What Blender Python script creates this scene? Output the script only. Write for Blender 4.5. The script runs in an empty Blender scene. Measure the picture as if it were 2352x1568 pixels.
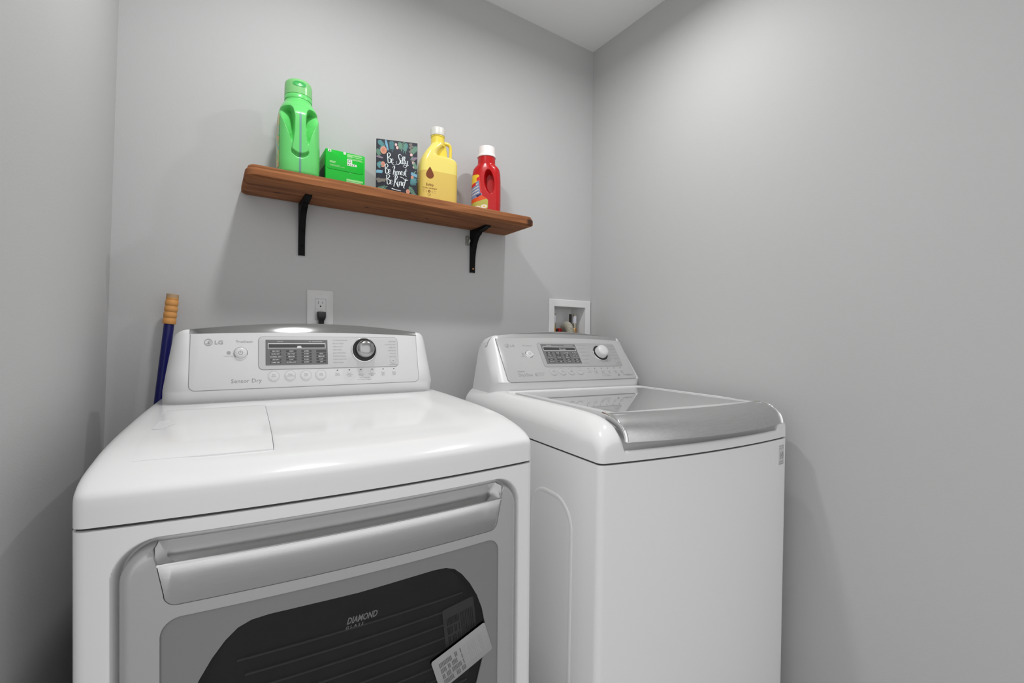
import bpy, bmesh, math, random
from mathutils import Vector, Matrix
random.seed(7)
S = bpy.context.scene
COL = S.collection
PI = math.pi

# ------------------------------------------------------------------ camera
HC, D, XR, ZC = 1.1425, 1.53, 1.4473, 2.44
cam_d = bpy.data.cameras.new('camera')
cam = bpy.data.objects.new('camera', cam_d)
COL.objects.link(cam)
_y, _p, _r = math.radians(33.7155), math.radians(-0.4438), math.radians(0.5968)
fw = Vector((math.sin(_y) * math.cos(_p), math.cos(_y) * math.cos(_p), math.sin(_p)))
r0 = Vector((math.cos(_y), -math.sin(_y), 0))
u0 = r0.cross(fw)
rt = r0 * math.cos(_r) + u0 * math.sin(_r)
up = -r0 * math.sin(_r) + u0 * math.cos(_r)
Mc = Matrix((rt, up, -fw)).transposed().to_4x4()
Mc.translation = Vector((0, 0, HC))
cam.matrix_world = Mc
cam_d.sensor_fit = 'HORIZONTAL'
cam_d.sensor_width = 36
cam_d.lens = 1046.99 / 2352 * 36
cam_d.clip_start = 0.01
S.camera = cam

# ------------------------------------------------------------------ world, lamps, exposure
W = bpy.data.worlds.new('world')
S.world = W
W.use_nodes = True
W.node_tree.nodes['Background'].inputs[0].default_value = (1, 1, 1, 1)
W.node_tree.nodes['Background'].inputs[1].default_value = 1.02

def disk_lamp(name, loc, size, power):
    l = bpy.data.lights.new(name, 'AREA')
    l.shape = 'DISK'
    l.size = size
    l.energy = power
    o = bpy.data.objects.new(name, l)
    o.location = loc
    COL.objects.link(o)
    return o
disk_lamp('ceiling_lamp', (0.25, 0.91, 2.33), 0.10, 6.5)
disk_lamp('ceiling_lamp', (1.00, 0.91, 2.33), 0.045, 3.9)

vs = S.view_settings
vs.view_transform = 'Standard'
vs.look = 'None'
vs.gamma = 1
vs.use_curve_mapping = False
vs.exposure = 0.05

# ------------------------------------------------------------------ materials
def srgb(r, g, b):
    f = lambda c: (c / 255 / 12.92) if c / 255 <= 0.04045 else ((c / 255 + 0.055) / 1.055) ** 2.4
    return (f(r), f(g), f(b), 1)

def mat(name, col, rough=0.5, metal=0.0, bump=0, bscale=200, var=0, vscale=8, stretch=None, coat=0, spec=0.5, trans=0, ior=1.45, sss=0, aniso=0):
    m = bpy.data.materials.new(name)
    m.use_nodes = True
    n, l = m.node_tree.nodes, m.node_tree.links
    b = n['Principled BSDF']
    b.inputs['Base Color'].default_value = col
    b.inputs['Roughness'].default_value = rough
    b.inputs['Metallic'].default_value = metal
    b.inputs['Coat Weight'].default_value = coat
    b.inputs['Specular IOR Level'].default_value = spec
    b.inputs['Transmission Weight'].default_value = trans
    b.inputs['IOR'].default_value = ior
    b.inputs['Anisotropic'].default_value = aniso
    if sss:
        b.inputs['Subsurface Weight'].default_value = sss
        b.inputs['Subsurface Radius'].default_value = (0.01, 0.01, 0.01)
    tc = n.new('ShaderNodeTexCoord')
    mp = n.new('ShaderNodeMapping')
    l.new(tc.outputs['Object'], mp.inputs[0])
    if stretch:
        mp.inputs['Scale'].default_value = stretch
    if bump:
        nz = n.new('ShaderNodeTexNoise')
        nz.inputs['Scale'].default_value = bscale
        nz.inputs['Detail'].default_value = 4
        bp = n.new('ShaderNodeBump')
        bp.inputs['Strength'].default_value = bump
        bp.inputs['Distance'].default_value = 0.002
        l.new(mp.outputs[0], nz.inputs['Vector'])
        l.new(nz.outputs[0], bp.inputs['Height'])
        l.new(bp.outputs[0], b.inputs['Normal'])
    if var:
        nz = n.new('ShaderNodeTexNoise')
        nz.inputs['Scale'].default_value = vscale
        nz.inputs['Detail'].default_value = 6
        l.new(mp.outputs[0], nz.inputs['Vector'])
        mx = n.new('ShaderNodeMix')
        mx.data_type = 'RGBA'
        c = col
        mx.inputs[6].default_value = (c[0] * (1 - var), c[1] * (1 - var), c[2] * (1 - var), 1)
        mx.inputs[7].default_value = (min(1, c[0] * (1 + var)), min(1, c[1] * (1 + var)), min(1, c[2] * (1 + var)), 1)
        l.new(nz.outputs[0], mx.inputs[0])
        l.new(mx.outputs[2], b.inputs['Base Color'])
    return m

def grey(v):
    return (v, v, v, 1)

M = {}
M['wall'] = mat('wall_paint', grey(0.53), 0.6, bump=0.12, bscale=260, var=0.02, vscale=3, spec=0.3)
M['ceiling'] = mat('ceiling_paint', grey(0.92), 0.8, bump=0.1, bscale=200)
M['floor'] = mat('floor_tile', grey(0.30), 0.5, var=0.15, vscale=5)
M['enamel'] = mat('white_enamel', grey(0.85), 0.16, bump=0.015, bscale=60)
M['enamel_body'] = mat('white_enamel_body', grey(0.86), 0.28, bump=0.02, bscale=60)
M['plastic'] = mat('white_console_plastic', grey(0.80), 0.30, bump=0.01, bscale=90)
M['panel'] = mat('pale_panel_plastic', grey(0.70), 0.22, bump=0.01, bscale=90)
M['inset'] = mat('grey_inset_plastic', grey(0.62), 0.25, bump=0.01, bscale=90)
M['gap'] = mat('dark_gap', grey(0.06), 0.7)
M['seam'] = mat('grey_seam', grey(0.30), 0.6)
M['steel'] = mat('brushed_steel', grey(0.66), 0.20, 1.0, bump=0.03, bscale=60, stretch=(1, 60, 60), var=0.06, vscale=9, aniso=0.4)
M['steel_trim'] = mat('brushed_steel_trim', grey(0.46), 0.07, 1.0, var=0.12, vscale=9, stretch=(1, 40, 40))
M['knob_silver'] = mat('silver_dial', grey(0.42), 0.20, 1.0, bump=0.005)
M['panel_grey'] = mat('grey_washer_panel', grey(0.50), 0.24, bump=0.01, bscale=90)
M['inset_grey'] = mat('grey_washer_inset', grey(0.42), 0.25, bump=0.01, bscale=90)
M['steel_worn'] = mat('smudged_steel', grey(0.62), 0.34, 1.0, bump=0.05, bscale=60, stretch=(1, 40, 40), var=0.16, vscale=14)
M['chrome'] = mat('chrome', grey(0.85), 0.06, 1.0)
M['silver'] = mat('silver_door_paint', grey(0.50), 0.34, 0.35, bump=0.02, bscale=300)
M['door_grey'] = mat('grey_door_glass_border', grey(0.24), 0.10, var=0.04, vscale=3)
M['lcd'] = mat('display_grey', grey(0.17), 0.25, var=0.15, vscale=20)
M['lcd_dark'] = mat('display_dark', grey(0.06), 0.2, var=0.1, vscale=30)
M['print'] = mat('grey_print', grey(0.40), 0.5)
M['print_dark'] = mat('dark_grey_print', grey(0.30), 0.5)
M['print_light'] = mat('light_print', grey(0.75), 0.5)
M['black'] = mat('black_plastic', grey(0.012), 0.25)
M['black_iron'] = mat('black_painted_iron', grey(0.004), 0.5, spec=0.15, bump=0.05, bscale=150)
M['rubber'] = mat('dark_rubber_plug', (0.018, 0.020, 0.018, 1), 0.5)
M['outlet'] = mat('outlet_plastic', grey(0.66), 0.35, bump=0.01, bscale=90)
M['frame_white'] = mat('white_box_plastic', grey(0.78), 0.4, bump=0.01, bscale=90)
M['cavity'] = mat('drum_dark', grey(0.030), 0.5, var=0.2, vscale=6)
M['rib'] = mat('drum_rib_grey', grey(0.16), 0.5)
M['sticker'] = mat('sticker_paper', grey(0.36), 0.5, var=0.08, vscale=40)
M['sticker_dim'] = mat('inner_sticker_paper', grey(0.20), 0.6, var=0.08, vscale=40)
M['badge'] = mat('badge_grey', grey(0.42), 0.35, bump=0.01)

def pane_mat(name, tint, gloss=1.0):
    m = bpy.data.materials.new(name)
    m.use_nodes = True
    n, l = m.node_tree.nodes, m.node_tree.links
    n.remove(n['Principled BSDF'])
    out = n['Material Output']
    tr = n.new('ShaderNodeBsdfTransparent')
    tr.inputs[0].default_value = tint
    gl = n.new('ShaderNodeBsdfGlossy')
    gl.inputs['Roughness'].default_value = 0.03
    gl.inputs[0].default_value = (gloss, gloss, gloss, 1)
    fr = n.new('ShaderNodeFresnel')
    fr.inputs[0].default_value = 1.5
    nz = n.new('ShaderNodeTexNoise')
    nz.inputs['Scale'].default_value = 3
    bp = n.new('ShaderNodeBump')
    bp.inputs['Strength'].default_value = 0.02
    bp.inputs['Distance'].default_value = 0.002
    l.new(nz.outputs[0], bp.inputs['Height'])
    l.new(bp.outputs[0], gl.inputs['Normal'])
    mx = n.new('ShaderNodeMixShader')
    l.new(fr.outputs[0], mx.inputs[0])
    l.new(tr.outputs[0], mx.inputs[1])
    l.new(gl.outputs[0], mx.inputs[2])
    l.new(mx.outputs[0], out.inputs[0])
    return m
M['pane'] = pane_mat('smoked_glass', grey(0.55), 1.0)
M['lid_glass'] = pane_mat('lid_glass', grey(0.94), 1.0)

# ------------------------------------------------------------------ mesh helpers
class MB:
    def __init__(s):
        s.v, s.f, s.m = [], [], []
    def add(s, verts, faces, mi=0, fn=None):
        o = len(s.v)
        s.v += [tuple(fn(*p)) if fn else tuple(p) for p in verts]
        s.f += [[i + o for i in q] for q in faces]
        s.m += [mi] * len(faces)
        return s
    def box(s, a, b, mi=0, fn=None):
        (x0, y0, z0), (x1, y1, z1) = a, b
        v = [(x0, y0, z0), (x1, y0, z0), (x1, y1, z0), (x0, y1, z0), (x0, y0, z1), (x1, y0, z1), (x1, y1, z1), (x0, y1, z1)]
        f = [(3, 2, 1, 0), (4, 5, 6, 7), (0, 1, 5, 4), (1, 2, 6, 5), (2, 3, 7, 6), (3, 0, 4, 7)]
        return s.add(v, f, mi, fn)
    def rings(s, rings, mi=0, cap0=True, cap1=True, closed=True, fn=None):
        n = len(rings[0])
        v = [p for r in rings for p in r]
        f = []
        for k in range(len(rings) - 1):
            for i in range(n if closed else n - 1):
                j = (i + 1) % n
                f.append((k * n + i, k * n + j, (k + 1) * n + j, (k + 1) * n + i))
        if cap0:
            f.append(tuple(reversed(range(n))))
        if cap1:
            f.append(tuple((len(rings) - 1) * n + i for i in range(n)))
        return s.add(v, f, mi, fn)
    def grid(s, P, nu, nv, mi=0, fn=None):
        v = [P(i, j) for j in range(nv) for i in range(nu)]
        f = [(j * nu + i, j * nu + i + 1, (j + 1) * nu + i + 1, (j + 1) * nu + i) for j in range(nv - 1) for i in range(nu - 1)]
        return s.add(v, f, mi, fn)
    def tube(s, pts, r, n=12, mi=0, fn=None):
        pts = [Vector(p) for p in pts]
        rs = r if isinstance(r, (list, tuple)) else [r] * len(pts)
        rings = []
        t0 = (pts[1] - pts[0]).normalized()
        a = t0.orthogonal().normalized()
        for k, p in enumerate(pts):
            t = (pts[min(k + 1, len(pts) - 1)] - pts[max(k - 1, 0)]).normalized()
            a = (a - t * a.dot(t)).normalized()
            b = t.cross(a)
            rings.append([tuple(p + (a * math.cos(2 * PI * i / n) + b * math.sin(2 * PI * i / n)) * rs[k]) for i in range(n)])
        return s.rings(rings, mi, fn=fn)
    def lathe(s, prof, n=32, mi=0, fn=None, c=(0, 0)):
        return s.rings([[(c[0] + r * math.cos(2 * PI * i / n), c[1] + r * math.sin(2 * PI * i / n), z) for i in range(n)] for r, z in prof], mi, fn=fn)
    def build(s, name, mats, parent=None, smooth=True, angle=40, bisect=None, warp=None, loc=None):
        me = bpy.data.meshes.new(name)
        me.from_pydata(s.v, [], s.f)
        for m in (mats if isinstance(mats, (list, tuple)) else [mats]):
            me.materials.append(M[m] if isinstance(m, str) else m)
        me.polygons.foreach_set('material_index', s.m)
        bm = bmesh.new()
        bm.from_mesh(me)
        bmesh.ops.remove_doubles(bm, verts=bm.verts, dist=1e-6)
        if bisect:
            for x in bisect:
                bmesh.ops.bisect_plane(bm, geom=bm.verts[:] + bm.edges[:] + bm.faces[:], plane_co=(x, 0, 0), plane_no=(1, 0, 0), dist=1e-6)
        if warp:
            for v in bm.verts:
                v.co = warp(v.co)
        bmesh.ops.recalc_face_normals(bm, faces=bm.faces)
        if smooth:
            ca = math.radians(angle)
            for f in bm.faces:
                f.smooth = True
            for e in bm.edges:
                if len(e.link_faces) == 2 and e.link_faces[0].normal.length > 0 and e.link_faces[1].normal.length > 0:
                    if e.link_faces[0].normal.angle(e.link_faces[1].normal, 0) > ca:
                        e.smooth = False
        bm.to_mesh(me)
        bm.free()
        o = bpy.data.objects.new(name, me)
        COL.objects.link(o)
        if parent:
            o.parent = parent
        if loc:
            o.location = loc
        return o

def rrect(x0, z0, x1, z1, r, n=6):
    """rounded rectangle outline, r = one radius or (bl, br, tr, tl); constant vertex count"""
    rs = r if isinstance(r, (list, tuple)) else [r] * 4
    out = []
    for (cx, cz, sx, sz, a0), q in zip(((x0, z0, 1, 1, PI), (x1, z0, -1, 1, 1.5 * PI), (x1, z1, -1, -1, 0), (x0, z1, 1, -1, 0.5 * PI)), rs):
        q = max(q, 1e-4)
        for i in range(n + 1):
            a = a0 + 0.5 * PI * i / n
            out.append((cx + sx * q + q * math.cos(a), cz + sz * q + q * math.sin(a)))
    return out

def inset_poly(pts, d):
    """inset a counter-clockwise polygon by d"""
    n = len(pts)
    out = []
    for i in range(n):
        a, b, c = Vector(pts[i - 1]), Vector(pts[i]), Vector(pts[(i + 1) % n])
        e1, e2 = (b - a), (c - b)
        if e1.length < 1e-9 or e2.length < 1e-9:
            e1 = e2 = (c - a)
        n1 = Vector((-e1.y, e1.x)).normalized()
        n2 = Vector((-e2.y, e2.x)).normalized()
        m = (n1 + n2)
        m = m.normalized() if m.length > 1e-6 else n1
        k = d / max(0.35, m.dot(n1))
        out.append((b.x + m.x * k, b.y + m.y * k))
    return out

def plate(mb, outline, w0, w1, bev, mi=0, fn=None):
    """slab in (u,v) with thickness w0..w1 and a rounded front edge; fn maps (u,v,w)"""
    rings = [[(u, v, w0) for u, v in outline], [(u, v, w1 - bev) for u, v in outline]]
    for k in (0.5, 1):
        a = k * PI / 2
        q = inset_poly(outline, bev * (1 - math.cos(a)))
        rings.append([(u, v, w1 - bev + bev * math.sin(a)) for u, v in q])
    return mb.rings(rings, mi, fn=fn)

def face_with_holes(outer, holes, fn, mi=0):
    """flat polygon with holes triangulated; returns (verts, faces) mapped by fn(u,v)"""
    bm = bmesh.new()
    edges = []
    for loop in [outer] + holes:
        vs_ = [bm.verts.new((u, v, 0)) for u, v in loop]
        edges += [bm.edges.new((vs_[i], vs_[(i + 1) % len(vs_)])) for i in range(len(vs_))]
    bmesh.ops.triangle_fill(bm, use_beauty=True, use_dissolve=False, edges=edges)
    bm.verts.index_update()
    V = [fn(v.co.x, v.co.y) for v in bm.verts]
    F = [[v.index for v in f.verts] for f in bm.faces]
    bm.free()
    return V, F

# text: one reusable font curve, read out as flat triangles
_fc = bpy.data.curves.new('lettering_source', 'FONT')
_fo = bpy.data.objects.new('lettering_source', _fc)
COL.objects.link(_fo)
def text(mb, s, u, v, h, mi=0, fn=None, align='LEFT', bold=0, shear=0, space=1, sx=1, w=0.0, rot=0):
    _fc.body = s
    _fc.size = h * 1.40
    _fc.align_x = align
    _fc.offset = bold * h
    _fc.shear = shear
    _fc.space_character = space
    _fc.resolution_u = 2
    dg = bpy.context.evaluated_depsgraph_get()
    dg.update()
    ev = _fo.evaluated_get(dg)
    me = ev.to_mesh()
    c, sn = math.cos(rot), math.sin(rot)
    vv = [(u + (p.co.x * c * sx - p.co.y * sn), v + (p.co.x * sn * sx + p.co.y * c), w) for p in me.vertices]
    ff = [tuple(p.vertices) for p in me.polygons]
    ev.to_mesh_clear()
    if ff:
        mb.add(vv, ff, mi, fn)

def empty(name, label, cat, loc=(0, 0, 0), rot=(0, 0, 0), group=None):
    o = bpy.data.objects.new(name, None)
    o.empty_display_size = 0.05
    COL.objects.link(o)
    o.location = loc
    o.rotation_euler = rot
    return tag(o, label, cat, group)

def tag(o, label, cat, group=None):
    o['label'] = label
    o['category'] = cat
    if group:
        o['group'] = group
    return o

def sstep(a, b, x):
    t = min(1, max(0, (x - a) / (b - a)))
    return t * t * (3 - 2 * t)

def interp(tab, x):
    if x <= tab[0][0]:
        return tab[0][1]
    for (a, p), (b, q) in zip(tab, tab[1:]):
        if x <= b:
            return p + (q - p) * (x - a) / (b - a)
    return tab[-1][1]

def smooth_tab(tab, x):
    """monotone smooth interpolation of a table (Catmull-Rom on slopes)"""
    if x <= tab[0][0]:
        return tab[0][1]
    if x >= tab[-1][0]:
        return tab[-1][1]
    for i in range(len(tab) - 1):
        (a, p), (b, q) = tab[i], tab[i + 1]
        if x <= b:
            h = b - a
            def sl(k):
                if k <= 0 or k >= len(tab) - 1:
                    k0 = min(max(k, 0), len(tab) - 2) if k <= 0 else len(tab) - 2
                    return (tab[k0 + 1][1] - tab[k0][1]) / (tab[k0 + 1][0] - tab[k0][0])
                s0 = (tab[k][1] - tab[k - 1][1]) / (tab[k][0] - tab[k - 1][0])
                s1 = (tab[k + 1][1] - tab[k][1]) / (tab[k + 1][0] - tab[k][0])
                return 0 if s0 * s1 <= 0 else 2 * s0 * s1 / (s0 + s1)
            t = (x - a) / h
            m0, m1 = sl(i) * h, sl(i + 1) * h
            return (2 * t**3 - 3 * t**2 + 1) * p + (t**3 - 2 * t**2 + t) * m0 + (-2 * t**3 + 3 * t**2) * q + (t**3 - t**2) * m1

def struct(name, mb, m, smooth=False):
    o = mb.build(name, m, smooth=smooth)
    o['kind'] = 'structure'
    return o

# ------------------------------------------------------------------ the room
YF = -1.5
XLW = lambda z: -0.2381 + 0.02335 * z          # the left wall leans a little
HX0, HX1, HZ0, HZ1 = 1.2324, 1.4107, 1.125, 1.2815   # hole for the washer outlet box
mb = MB()
def wall_quad(x0, x1, z0, z1):
    pass
xl0, xl1 = XLW(0), XLW(ZC)
V, F = face_with_holes([(xl0, 0), (XR, 0), (XR, ZC), (xl1, ZC)], [[(HX0, HZ0), (HX1, HZ0), (HX1, HZ1), (HX0, HZ1)]], lambda u, v: (u, D, v))
mb.add(V, F)
V2 = [(x, D + 0.13, z) for x, y, z in V]
wall_back = struct('wall_back', mb, 'wall')
YL, YR, YC = 0.66, -0.80, -0.60                # where the side walls and the ceiling of the alcove end, out of frame; side wall ends chosen for the fill light
mb = MB(); mb.add([(XR, YR, 0), (XR, D, 0), (XR, D, ZC), (XR, YR, ZC)], [(0, 1, 2, 3)]); struct('wall_right', mb, 'wall')
mb = MB(); mb.add([(xl0, YL, 0), (xl0, D, 0), (xl1, D, ZC), (xl1, YL, ZC)], [(0, 1, 2, 3)]); struct('wall_left', mb, 'wall')
mb = MB(); mb.add([(-0.30, YC, ZC), (XR, YC, ZC), (XR, D, ZC), (-0.30, D, ZC)], [(0, 1, 2, 3)]); struct('ceiling', mb, 'ceiling')
mb = MB(); mb.add([(-3.0, -5, 0), (4.0, -5, 0), (4.0, D, 0), (-3.0, D, 0)], [(0, 1, 2, 3)]); struct('floor', mb, 'floor')

# ------------------------------------------------------------------ shared appliance builders
HW = 0.3455
BOW = 0.023
def bow(x):
    return -BOW * max(0, 1 - (x / HW) ** 2)

def place(x, y, th, tilt, zs, zabs):
    th, t = math.radians(th), math.radians(tilt)
    az = Vector((-math.sin(t) * math.cos(th), -math.sin(t) * math.sin(th), math.cos(t)))
    c = Vector((x, y, zabs)) - az * zs
    return c, (0, -t, th)

def console(root, p):
    """white control console with a leaning face, undercut fascia, arched crown and rounded ends"""
    HX, PX = 0.320, 0.267
    xs = [-HX * math.sin(k * PI / 2 / 12) if False else None for k in range(0)]
    n_end = 12
    right = [PX + (HX - PX) * math.sin(k * PI / 2 / n_end) for k in range(1, n_end + 1)]
    mid = [-PX + 2 * PX * k / 24 for k in range(25)]
    X = [-x for x in reversed(right)] + mid + right
    rings = []
    ztop = p['ztop']
    for x in X:
        t = max(0, (abs(x) - PX) / (HX - PX))
        q = 1 - math.sqrt(max(0, 1 - t * t))
        a = max(0, 1 - (x / PX) ** 2)
        zt = ztop + p['arch'] * a
        zc = zt + 0.0100 + p['crown'] * a
        L = p['lean']
        pf = p['pf']; zf = p['zf']
        prof = [(p['yb'] + 0.004, p['zb'] - 0.006, 0.30), (p['yb'], p['zb'], 0.30), (pf + 0.003, zf - 0.004, 0.40), (pf, zf, 0.42)]
        for k in (0.33, 0.66, 1.0):
            prof.append((pf + L * (zt - zf) * k, zf + (zt - zf) * k, 0.42 + 0.58 * k))
        y3 = prof[-1][0]
        dz = zc - zt
        prof += [(y3 + 0.38 * dz, zt + dz * 0.52, 1), (y3 + 0.78 * dz, zt + dz * 0.95, 1), (y3 + 0.78 * dz + 0.006, zc, 1)]
        yk = p['yk']
        prof += [(yk - 0.06, zc - 0.001, 1), (yk - 0.02, zc - 0.006, 1), (yk - 0.004, zc - 0.020, 1), (yk, zc - 0.045, .8), (yk + 0.016, p['zb'] - 0.010, 0.3)]
        ring = []
        for i, (yy, zz, e) in enumerate(prof):
            f = (zz - p['zb']) / (ztop - p['zb'])
            xx = x if abs(x) <= PX else math.copysign(PX + (abs(x) - PX) * (1 - 0.33 * max(0, f)), x)
            front = i < 10
            yy2 = yy + (0.050 * q * (1 if front else 0))
            if i >= 7:
                yy2 = max(yy2, yy)
            zz2 = zz - 0.030 * q * max(0, f) ** 2
            ring.append((xx, min(yy2, yk + 0.012), zz2))
        rings.append(ring)
    mb = MB()
    mb.rings(rings, closed=True)
    return mb.build('console', 'plastic', root, angle=50)

def steel_strip(root, p):
    PX = 0.2655
    N = 40
    rows = []
    for k in range(N + 1):
        x = -PX + 2 * PX * k / N
        a = max(0, 1 - (x / 0.267) ** 2)
        zt = p['ztop'] + p['arch'] * a
        zc = zt + 0.0100 + p['crown'] * a
        y3 = p['pf'] + p['lean'] * (zt - p['zf'])
        dz = zc - zt
        prof = [(y3 - 0.0004, zt - 0.0004), (y3 + 0.38 * dz - 0.0003, zt + dz * 0.52 + 0.0003), (y3 + 0.78 * dz - 0.0003, zt + dz * 0.95 + 0.0004), (y3 + 0.78 * dz + 0.006, zc + 0.0005), (y3 + 0.78 * dz + 0.012, zc + 0.0004), (y3 + 0.78 * dz + 0.012, zc - 0.002), (y3 + 0.010, zt - 0.002)]
        rows.append([(x, y, z) for y, z in prof])
    mb = MB()
    mb.rings(rows)
    return mb.build('steel_trim', p['sm'], root, angle=22)

def panel_fn(p):
    L = p['lean']
    n = math.hypot(1, L)
    e = (L / n, 1 / n)
    nn = (-1 / n, L / n)
    def fn(u, v, w=0):
        return (u, p['pf'] + e[0] * v + nn[0] * w, p['zf'] + e[1] * v + nn[1] * w)
    return fn

def lathe_on(mb, fn, u, v, prof, n=28, mi=0, sx=1.0):
    mb.rings([[(u + sx * r * math.cos(2 * PI * i / n), v + r * math.sin(2 * PI * i / n), w) for i in range(n)] for r, w in prof], mi, fn=fn)

def controls(root, p, kind):
    fn = panel_fn(p)
    sv = p['sv']                    # v scale of this console's face
    vt = lambda x: p['vtop'] + p['varch'] * max(0, 1 - (x / 0.267) ** 2) - 0.001
    # control panel: slab with arched top edge and rounded lower corners, a thin grey slab behind it paints the groove's shade
    def outline(d):
        ol = []
        r = 0.012 + d
        for i in range(7):
            a = PI + PI / 2 * i / 6
            ol.append((-p['pw'] - d + r + r * math.cos(a), -d + r + r * math.sin(a)))
        for i in range(7):
            a = 1.5 * PI + PI / 2 * i / 6
            ol.append((p['pw'] + d - r + r * math.cos(a), -d + r + r * math.sin(a)))
        for k in range(25):
            x = p['pw'] - 2 * p['pw'] * k / 24
            xx = x * (1 + d / p['pw'])
            ol.append((xx * 0.995, vt(x) + min(d, 0.0)))
        return ol
    g = MB(); plate(g, outline(0.0011), -0.002, 0.0006, 0.0002, fn=fn)
    g.build('panel_groove_shade', 'seam', root)
    c = MB(); plate(c, outline(0), -0.002, 0.0016, 0.0008, fn=fn)
    cp = c.build('control_panel', p['pm'], root)
    B = 0.0016
    # instrument inset
    x0, x1, v0, v1 = p['ins']
    g = MB(); plate(g, rrect(x0 - 0.001, v0 - 0.001, x1 + 0.001, v1 + 0.001, 0.011), 0.0005, B + 0.0004, 0.0002, fn=fn); g.build('inset_seam', 'seam', cp)
    g = MB(); plate(g, rrect(x0, v0, x1, v1, 0.010), 0.0005, B + 0.0014, 0.0008, fn=fn); g.build('instrument_inset', p['im'], cp)
    I = B + 0.0014
    # display
    a0, a1, b0, b1 = p['lcd']
    g = MB()
    plate(g, rrect(a0, b0, a1, b1, 0.0006), 0.001, I + 0.0006, 0.0002, 0, fn)
    dh = b1 - b0; dw = a1 - a0
    wy0, wy1 = b0 + dh * 0.655, b0 + dh * 0.86
    wx0, wx1 = a0 + dw * 0.035, a1 - dw * 0.035
    plate(g, rrect(wx0, wy0, wx1, wy1, 0.0004), I, I + 0.0008, 0.0001, 2, fn)
    plate(g, rrect(wx0 + 0.0014, wy0 + 0.0018, wx1 - 0.0014, wy1 - 0.0018, 0.0003), I, I + 0.0009, 0.0001, 1, fn)
    T = I + 0.0011
    if kind == 'dryer':
        g.add([(a0 + dw * 0.49, wy0 + .001, T), (a0 + dw * 0.57, wy0 + .001, T), (a0 + dw * 0.555, wy0 + 0.0065, T), (a0 + dw * 0.50, wy0 + 0.0065, T)], [(0, 1, 2, 3)], 2, fn)
        cols = [['VERY DRY', 'MORE DRY', 'NORMAL DRY', 'LESS DRY', 'DAMP DRY'], ['HIGH', 'MID HIGH', 'MEDIUM', 'LOW', 'ULTRA LOW'], ['60 MIN', '50 MIN', '40 MIN', '30 MIN', '20 MIN'], ['', 'HIGH', 'MEDIUM', 'LOW', 'OFF']]
    else:
        text(g, 'Normal', a0 + dw * 0.58, wy0 + 0.0045, 0.0062, 2, fn, 'CENTER', w=T)
        cols = [['Hot', 'Warm', 'Eco Warm', 'Cool', 'Tap Cold'], ['Heavy', '+', 'Normal', '+', 'Light'], ['Extra High', 'High', 'Medium', 'Low', 'No Spin'], ['Pre Wash', 'Stain Care', 'Extra Rinse', 'Soak', 'Delay']]
    for ci, cl in enumerate(cols):
        cx = a0 + dw * (0.155 + 0.245 * ci)
        for ri, s in enumerate(cl):
            cy = b0 + dh * (0.545 - 0.110 * ri)
            hw_ = dw * 0.083
            g.add([(cx - hw_, cy - dh * .036, T - .0003), (cx + hw_, cy - dh * .036, T - .0003), (cx + hw_, cy + dh * .036, T - .0003), (cx - hw_, cy + dh * .036, T - .0003)], [(0, 1, 2, 3)], 1, fn)
            if s:
                text(g, s, cx, cy - dh * 0.020, dh * 0.045, 2, fn, 'CENTER', bold=0.02, w=T, sx=0.95)
    text(g, 'STATUS' if kind == 'dryer' else 'WASHING', a0 + dw * 0.22, b1 - dh * .09, dh * .040, 2, fn, 'CENTER', w=T)
    text(g, 'EST. TIME REMAINING', a1 - dw * 0.20, b1 - dh * .09, dh * .036, 2, fn, 'CENTER', w=T)
    g.build('display', ['lcd', 'lcd_dark', 'print_light'], cp)
    # dial
    ku, kv = p['knob']
    kr = p['kr']
    g = MB()
    lathe_on(g, fn, ku, kv, [(kr * 1.0, 0.001), (kr, I + 0.002), (kr * 0.97, I + 0.0035), (kr * 0.93, I + 0.0035), (kr * 0.92, I + 0.0015)], 40, 0)
    lathe_on(g, fn, ku, kv, [(kr * 0.925, I), (kr * 0.92, I + 0.0025), (kr * 0.80, I + 0.004), (kr * 0.70, I + 0.0045)], 40, 1)
    lathe_on(g, fn, ku, kv, [(kr * 0.72, I + 0.003), (kr * 0.73, I + 0.008), (kr * 0.69, I + 0.011), (kr * 0.70, I + 0.018), (kr * 0.685, I + 0.0205), (kr * 0.665, I + 0.0228), (kr * 0.63, I + 0.0248), (kr * 0.58, I + 0.0266), (kr * 0.52, I + 0.0280), (kr * 0.44, I + 0.0292), (kr * 0.34, I + 0.0301), (kr * 0.24, I + 0.0307), (kr * 0.12, I + 0.0311), (kr * 0.02, I + 0.0312)], 40, 2)
    g.build('dial', ['chrome', 'black', p['knobmat']], cp, angle=60)
    # dial legend
    g = MB()
    lx, rx = p['leg']
    if kind == 'dryer':
        left = ['COTTON/NORMAL', 'BULKY/LARGE', 'HEAVY DUTY', 'PERM PRESS', 'BULKY/BEDDING', 'ANTI BACTERIAL', 'STEAM SANITARY', 'STEAM FRESH']
        rgt = ['DELICATES', 'ULTRA DELICATE', 'SPEED DRY', 'FRESHEN UP', 'TIME DRY', 'RACK DRY', 'AIR DRY']
    else:
        left = ['BRIGHT WHITES', 'COTTON', 'BULKY/LARGE', 'TOWELS/SHEETS', 'ALLERGIENE', 'SANITARY']
        rgt = ['PERM PRESS', 'HAND WASH', 'DELICATES', 'SPEED WASH', 'TUB CLEAN', 'RINSE+SPIN']
    for i, s in enumerate(left):
        text(g, s, lx, v1 - 0.010 - (v1 - v0 - 0.022) * i / (len(left) - 1), 0.0030 * sv, 0, fn, w=I + .0003)
    for i, s in enumerate(rgt):
        text(g, s, rx, v1 - 0.013 - (v1 - v0 - 0.030) * i / (len(rgt) - 1), 0.0028 * sv, 0, fn, 'RIGHT', w=I + .0003)
    # lettering on the panel
    by, bx = p['logo']
    br = 0.0082
    bd = MB()
    n = 28
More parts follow.
